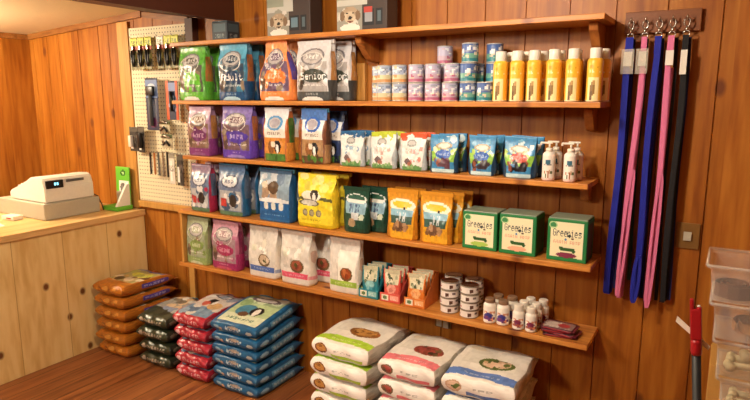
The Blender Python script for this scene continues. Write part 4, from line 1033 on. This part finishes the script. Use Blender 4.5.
stack('dog_food_bag', -1.118, -.265, 5, .295, .43, .094, w_art('e87f88', ['8c4438', '6c5c3c', '7c3028', '4c3828'], 'a85048', 134), ordn('white dog food bag with pink stripe in the middle white stack'), 'white bags with pink stripe stacked on the floor', seed=8, jit=.004, **WH)
stack('dog_food_bag', -.797, -.265, 5, .325, .43, .096, w_art('5c80c4', ['5c6c34', 'c8a488', '4c5c2c', 'e0c8b4'], 'dcbca4', 137), ordn('white dog food bag with blue stripe in the rightmost white stack'), 'white bags with blue stripe stacked on the floor', seed=9, jit=.004, rz=.05, **WH)

# ================================================================== LEASHES
hb = obj('hook_board', B(-.385, -.022, 1.862, -.118, -.0015, 1.945, bev=.003), M['hookboard']); tag(hb, 'dark wooden board holding the leash hooks on wall', 'hook board')
for x_ in (-.357, -.306, -.257, -.211, -.163):
    bm = tube(bmesh.new(), [(x_, -.022, 1.905), (x_, -.040, 1.905), (x_, -.052, 1.900), (x_, -.060, 1.908), (x_, -.060, 1.918)], .0028, 8)
    h_ = obj('screw_hook', bm, M['steel'], hb, True)
def snap(parent, x_):
    bm = bmesh.new()
    pts = [(x_+.010*math.sin(a), -.050, 1.893+.017*math.cos(a)) for a in np.linspace(.3, 5.6, 12)]
    tube(bm, pts, .0026, 8); lathe(bm, [(.005, 1.861), (.006, 1.868), (.004, 1.876)], 12, x_, -.050)
    pts = [(x_+.012*math.sin(a), -.050, 1.852+.009*math.cos(a)) for a in np.linspace(0, 6.283, 14)]
    tube(bm, pts, .0024, 8)
    return obj('snap_hook', bm, M['steel'], parent, True)
def leash(x_, web, label, wd, xb, zb, loop=None, extra=None):
    t = empty('dog_leash', (x_, -.05, 1.905)); tag(t, label, 'leash', 'leashes hanging from the hook board')
    inv = Matrix.Translation((-x_, .05, -1.905))
    def add(o): o.parent = t; o.matrix_parent_inverse = inv; return o
    add(snap(None, x_))
    n_ = 22; pts = []
    for k in range(n_+1):
        s = k/n_; pts.append((x_+(xb-x_)*s+.004*math.sin(s*7+x_*40), -.050-.018*math.sin(s*3.1)-.003*math.sin(s*11), 1.846+(zb-1.846)*s))
    # round the bottom fold and come back up behind
    pts += [(xb, -.045, zb-.008), (xb, -.033, zb-.006)]
    for k in range(n_):
        s = 1-k/n_*.93; pts.append((x_+(xb-x_)*s+.006, -.030+.004*math.sin(s*9), 1.846+(zb-1.846)*s))
    add(obj('webbing', ribbon(bmesh.new(), pts, wd, .0022), M[web]))
    add(obj('stitched_end', B(x_-wd/2-.001, -.057, 1.78, x_+wd/2+.001, -.0505, 1.846, bev=.001), M[web]))
    if loop:
        zt, ww, zb2, xo, xo2 = loop; pts = []
        for k in range(26):
            a = math.pi*2*k/25; s = .5-.5*math.cos(a); sd = math.sin(a)
            zz = zb2+(zt-zb2)*(1-s)
            pts.append((xo2+(xo-xo2)*(1-s)+ww*.55*sd*(.9 if abs(sd) > .5 else 1), -.080+.003*math.sin(a), zz))
        add(obj('handle_loop', ribbon(bmesh.new(), pts, ww*.8, .0025, (1, .0, .0)) if False else ribbon(bmesh.new(), pts, .010, ww*.55, (0, 1, 0)), M[web]))
    if extra:
        exm, ex0, ex1, ez = extra
        add(obj('rear_strand', ribbon(bmesh.new(), [(ex0+(ex1-ex0)*k/8+.003*math.sin(k), -.026, 1.84+(ez-1.84)*k/8) for k in range(9)], wd*.75, .002), M[exm]))
    return t, add
t, add = leash(-.357, 'blue_web', 'blue leash hanging at far left of the hook board', .024, -.378, .80, extra=('navy_web', -.350, -.352, .815))
c = add(obj('price_card', B(-.374, -.0735, 1.735, -.344, -.072, 1.79), M['paper'])); 
add(obj('card_sleeve', B(-.382, -.0755, 1.705, -.336, -.074, 1.80), M['sleeve']))
t, add = leash(-.306, 'pink_web', 'pink leash second from left on the hook board', .018, -.330, .79, loop=(1.33, .018, .80, -.306, -.333), extra=('green_web', -.300, -.302, .86))
add(obj('price_card', B(-.320, -.0735, 1.735, -.293, -.072, 1.79), M['paper'])); add(obj('card_sleeve', B(-.329, -.0755, 1.705, -.286, -.074, 1.80), M['sleeve']))
t, add = leash(-.257, 'blue_web', 'bright blue leash in the middle of the hook board', .022, -.270, .80, loop=(.98, .022, .785, -.262, -.270), extra=('navy_web', -.246, -.250, .79))
t, add = leash(-.211, 'pink_web', 'pink leash second from right with long handle loop', .018, -.221, .79, loop=(1.32, .020, .77, -.205, -.218), extra=('black_web', -.196, -.193, .79))
add(obj('price_card', B(-.225, -.0735, 1.735, -.198, -.072, 1.79), M['paper']))
t, add = leash(-.163, 'black_web', 'black and navy leash at far right of the hook board', .019, -.166, .80, extra=('navy_web', -.152, -.147, .80))
add(obj('price_card', B(-.174, -.0735, 1.70, -.152, -.072, 1.79), M['paper']))

# wall plates
def plate(x0, z0, x1, z1, label):
    t = empty('outlet_plate', ((x0+x1)/2, -.001, (z0+z1)/2)); tag(t, label, 'outlet')
    w_, h_ = (x1-x0)/2, (z1-z0)/2
    pl = obj('cover_plate', B(-w_, -.007, -h_, w_, -.001, h_, bev=.002), M['brass'], t)
    for s in ((-1, 1) if w_ > h_*.9 else (0,)):
        obj('socket', B(s*w_*.45-.014, -.0095, -.018, s*w_*.45+.014, -.0072, .018, bev=.001), M['cream2'], t)
    obj('screw', lathe(bmesh.new(), [(.004, 0), (.003, .0015)], 10), M['steel'], t).rotation_euler = (R(90), 0, 0)
    t.children[-1].location = (0, -.0072, 0)
plate(-.140, 1.018, -.056, 1.122, 'square brass outlet plate on wall right of the leashes')
plate(-1.195, .462, -1.105, .508, 'small brass outlet plate on wall below lowest shelf')

# ================================================================== BINS AT RIGHT, TOOL, BOX
tb = empty('side_table', (.22, -.78, 0)); tag(tb, 'low wooden side table carrying the stacked plastic bins', 'table')
obj('tabletop', B(-.175, -.25, .515, .28, .25, .54, bev=.003), M['ctop'], tb)
for sx in (-.15, .24):
    for sy in (-.22, .22): obj('leg', B(sx-.02, sy-.02, 0, sx+.02, sy+.02, .514, bev=.002), M['ctop'], tb)
def bin_(zc, xoff, label, h_=.098, w_=.34, l_=.22):
    t = empty('storage_bin', (.0+xoff+w_/2, -.80+l_/2-.02, zc)); tag(t, label, 'plastic bin', 'stacked clear storage bins')
    bm = bmesh.new()
    def ring(w2, l2, z):
        r_ = .018; pts = []
        for cx_, cy_, a0 in ((w2-r_, l2-r_, 0), (-w2+r_, l2-r_, 90), (-w2+r_, -l2+r_, 180), (w2-r_, -l2+r_, 270)):
            for k in range(5): a = R(a0+k*22.5); pts.append(bm.verts.new((cx_+r_*math.cos(a), cy_+r_*math.sin(a), z)))
        return pts
    rs = [ring(w_/2*.90, l_/2*.9, .003), ring(w_/2*.94, l_/2*.94, h_*.72), ring(w_/2*.95, l_/2*.95, h_-.012), ring(w_/2+.0, l_/2, h_-.010), ring(w_/2, l_/2, h_-.001)]
    for a, b in zip(rs, rs[1:]):
        for k in range(20): bm.faces.new((a[k], a[(k+1) % 20], b[(k+1) % 20], b[k]))
    bm.faces.new(rs[0][::-1])
    bmesh.ops.solidify(bm, geom=bm.faces[:], thickness=.0022)
    obj('bin_shell', bm, M['bin'], t)
    bm = bmesh.new()
    tube(bm, [(-w_/2, -l_/2, h_-.001), (w_/2, -l_/2, h_-.001), (w_/2, l_/2, h_-.001), (-w_/2, l_/2, h_-.001), (-w_/2, -l_/2, h_-.001)], .0045, 6)
    obj('bin_rim', bm, M['bin'], t, True)
    return t
nb = 6
bl = ['topmost', 'second from top', 'third from top', 'fourth from top', 'fifth from top', 'lowest']
for k in range(nb):
    z_ = 1.162-.1-k*.105
    bin_(z_, -.013+.0165*k, 'frosted plastic storage bin, '+bl[k]+' of the stack at right edge', h_=.104, w_=.34-.008*k)
# contents
def lumpy(name, x_, y_, z_, r_, mat, label, cat, sc=(1, 1, .7), seed=1):
    bm = bmesh.new(); bmesh.ops.create_icosphere(bm, subdivisions=3, radius=r_)
    rs = random.Random(seed); ph = [rs.uniform(0, 6) for _ in range(4)]
    for v in bm.verts:
        f = 1+.13*math.sin(v.co.x*90+ph[0])*math.sin(v.co.y*80+ph[1])+.08*math.sin(v.co.z*120+ph[2])
        v.co = Vector((v.co.x*sc[0], v.co.y*sc[1], v.co.z*sc[2]))*f
    o = obj(name, bm, mat, None, True); o.location = (x_, y_, z_)
    return tag(o, label, cat)
zt = 1.062+.008
M['dkred'] = plain('rubber_red', '8c3424', .5); M['choc'] = plain('brown_leather', '6a4028', .5); M['bone'] = plain('ivory_chew', 'e6dcb0', .5, bump=.3, bscale=50); M['orangeb'] = plain('orange_rubber', 'd06428', .45)
t = empty('collar_roll', (.055, -.755, zt)); tag(t, 'rolled dark leather collar in the topmost clear bin', 'collar')
bm = bmesh.new(); pts = [((.012+.0022*k*.5)*math.cos(k*.5), (.012+.0022*k*.5)*math.sin(k*.5), .022) for k in range(40)]; ribbon(bm, pts, .036, .0025, (0, 0, 1)); obj('strap', bm, M['choc'], t)
obj('buckle', B(.052, -.012, .008, .060, .012, .036, bev=.002), M['steel'], t)
lumpy('rubber_toy', .14, -.76, zt+.028, .034, M['dkred'], 'dark red rubber toy in the topmost clear bin', 'dog toy', seed=2)
lumpy('rubber_toy', .21, -.73, zt+.028, .033, M['orangeb'], 'orange rubber toy in the topmost clear bin', 'dog toy', seed=3)
def bone(x_, y_, z_, rz, label, s=1):
    bm = bmesh.new()
    tube(bm, [(-.045*s, 0, 0), (-.02*s, 0, .001), (.02*s, 0, .001), (.045*s, 0, 0)], .010*s, 12)
    for a in (-1, 1):
        for b_ in (-1, 1):
            r = bmesh.ops.create_icosphere(bm, subdivisions=2, radius=.0135*s)
            for v in r['verts']: v.co += Vector((a*.052*s, b_*.011*s, 0))
    o = obj('chew_bone', bm, M['bone'], None, True); o.location = (x_, y_, z_); o.rotation_euler = (0, 0, rz)
    tag(o, label, 'chew bone', 'ivory chew bones in the bins')
zq = 1.062-.105*2+.007+.0165
for i, (a, b_, dz, rz) in enumerate([(.115, -.765, 0, .2), (.12, -.718, 0, -.1), (.245, -.71, 0, 1.4), (.15, -.745, .028, .1)]):
    bone(a, b_, zq+dz, rz, ['ivory chew bone in third bin, nearest the front', 'ivory chew bone in third bin, at the rear', 'ivory chew bone in third bin, at the right', 'ivory chew bone lying on top in third bin'][i])
zq = 1.062-.105*3+.007+.0165
for i, (a, b_, dz, rz) in enumerate([(.13, -.765, 0, .1), (.135, -.718, 0, -.1), (.255, -.71, 0, 1.2)]):
    bone(a, b_, zq+dz, rz, ['ivory chew bone in fourth bin, nearest the front', 'ivory chew bone in fourth bin, at the rear', 'ivory chew bone in fourth bin, at the right'][i])
zq = 1.062-.105+.007
t = empty('rolled_leash', (.13, -.712, zq)); tag(t, 'coiled tan leash in the second clear bin', 'leash')
bm = bmesh.new(); pts = [((.02+.0011*k)*math.cos(k*.5), (.02+.0011*k)*math.sin(k*.5), .016) for k in range(46)]; ribbon(bm, pts, .026, .002, (0, 0, 1)); obj('strap', bm, plain('tan_strap', 'b08050', .6), t)
# long handled tool
tl = empty('long_handled_scraper', (.069, -.878, .002)); tl.rotation_euler = (0, -.093, 0); tl.scale = (.9, .9, 1.03); tag(tl, 'grey pole with red handle standing upright beside the clear bins', 'tool')
obj('pole', lathe(bmesh.new(), [(.0125, .03), (.0125, .06), (.0125, .904)], 20), M['darkgrey'], tl, True)
obj('foot', lathe(bmesh.new(), [(.022, .0), (.022, .024), (.016, .0295)], 20), M['black'], tl, True)
obj('collar', lathe(bmesh.new(), [(.0145, .905), (.0155, .912), (.0155, .938), (.0145, .945)], 20), M['red'], tl, True)
bm = bmesh.new(); box(bm, -.0155, -.011, .9455, .0155, .011, 1.03, bev=.005); box(bm, -.0155, -.010, 1.02, -.004, .010, 1.055, bev=.004); box(bm, .002, -.010, 1.02, .0155, .010, 1.035, bev=.004)
obj('grip', bm, M['red'], tl)
obj('grip_button', lathe(bmesh.new(), [(.005, 0), (.004, .003)], 12), M['white'], tl).location = (.008, 0, 1.0355)
bm = prism(bmesh.new(), [(-.055, .985), (.030, .915), (.036, .925), (-.050, 1.0)], 'Y', .0142, .0175)
obj('white_blade', bm, M['white'], tl)
# cardboard box behind the bins
t = empty('cardboard_box', (.19, -.34, 0)); tag(t, 'tall tan cardboard box on floor behind the clear bins', 'box')
obj('box_walls', B(-.17, -.1, 0, .17, .1, .73, bev=.003), M['kraft'], t)
obj('lid_flap', B(-.168, -.098, .7305, -.002, .098, .734), M['kraft'], t); obj('lid_flap', B(.002, -.098, .7305, .168, .098, .734), M['kraft'], t)

# any prototype never placed is dropped
for k, p in protos.items():
    if k not in used:
        for c in list(p.children): bpy.data.objects.remove(c)
        bpy.data.objects.remove(p)
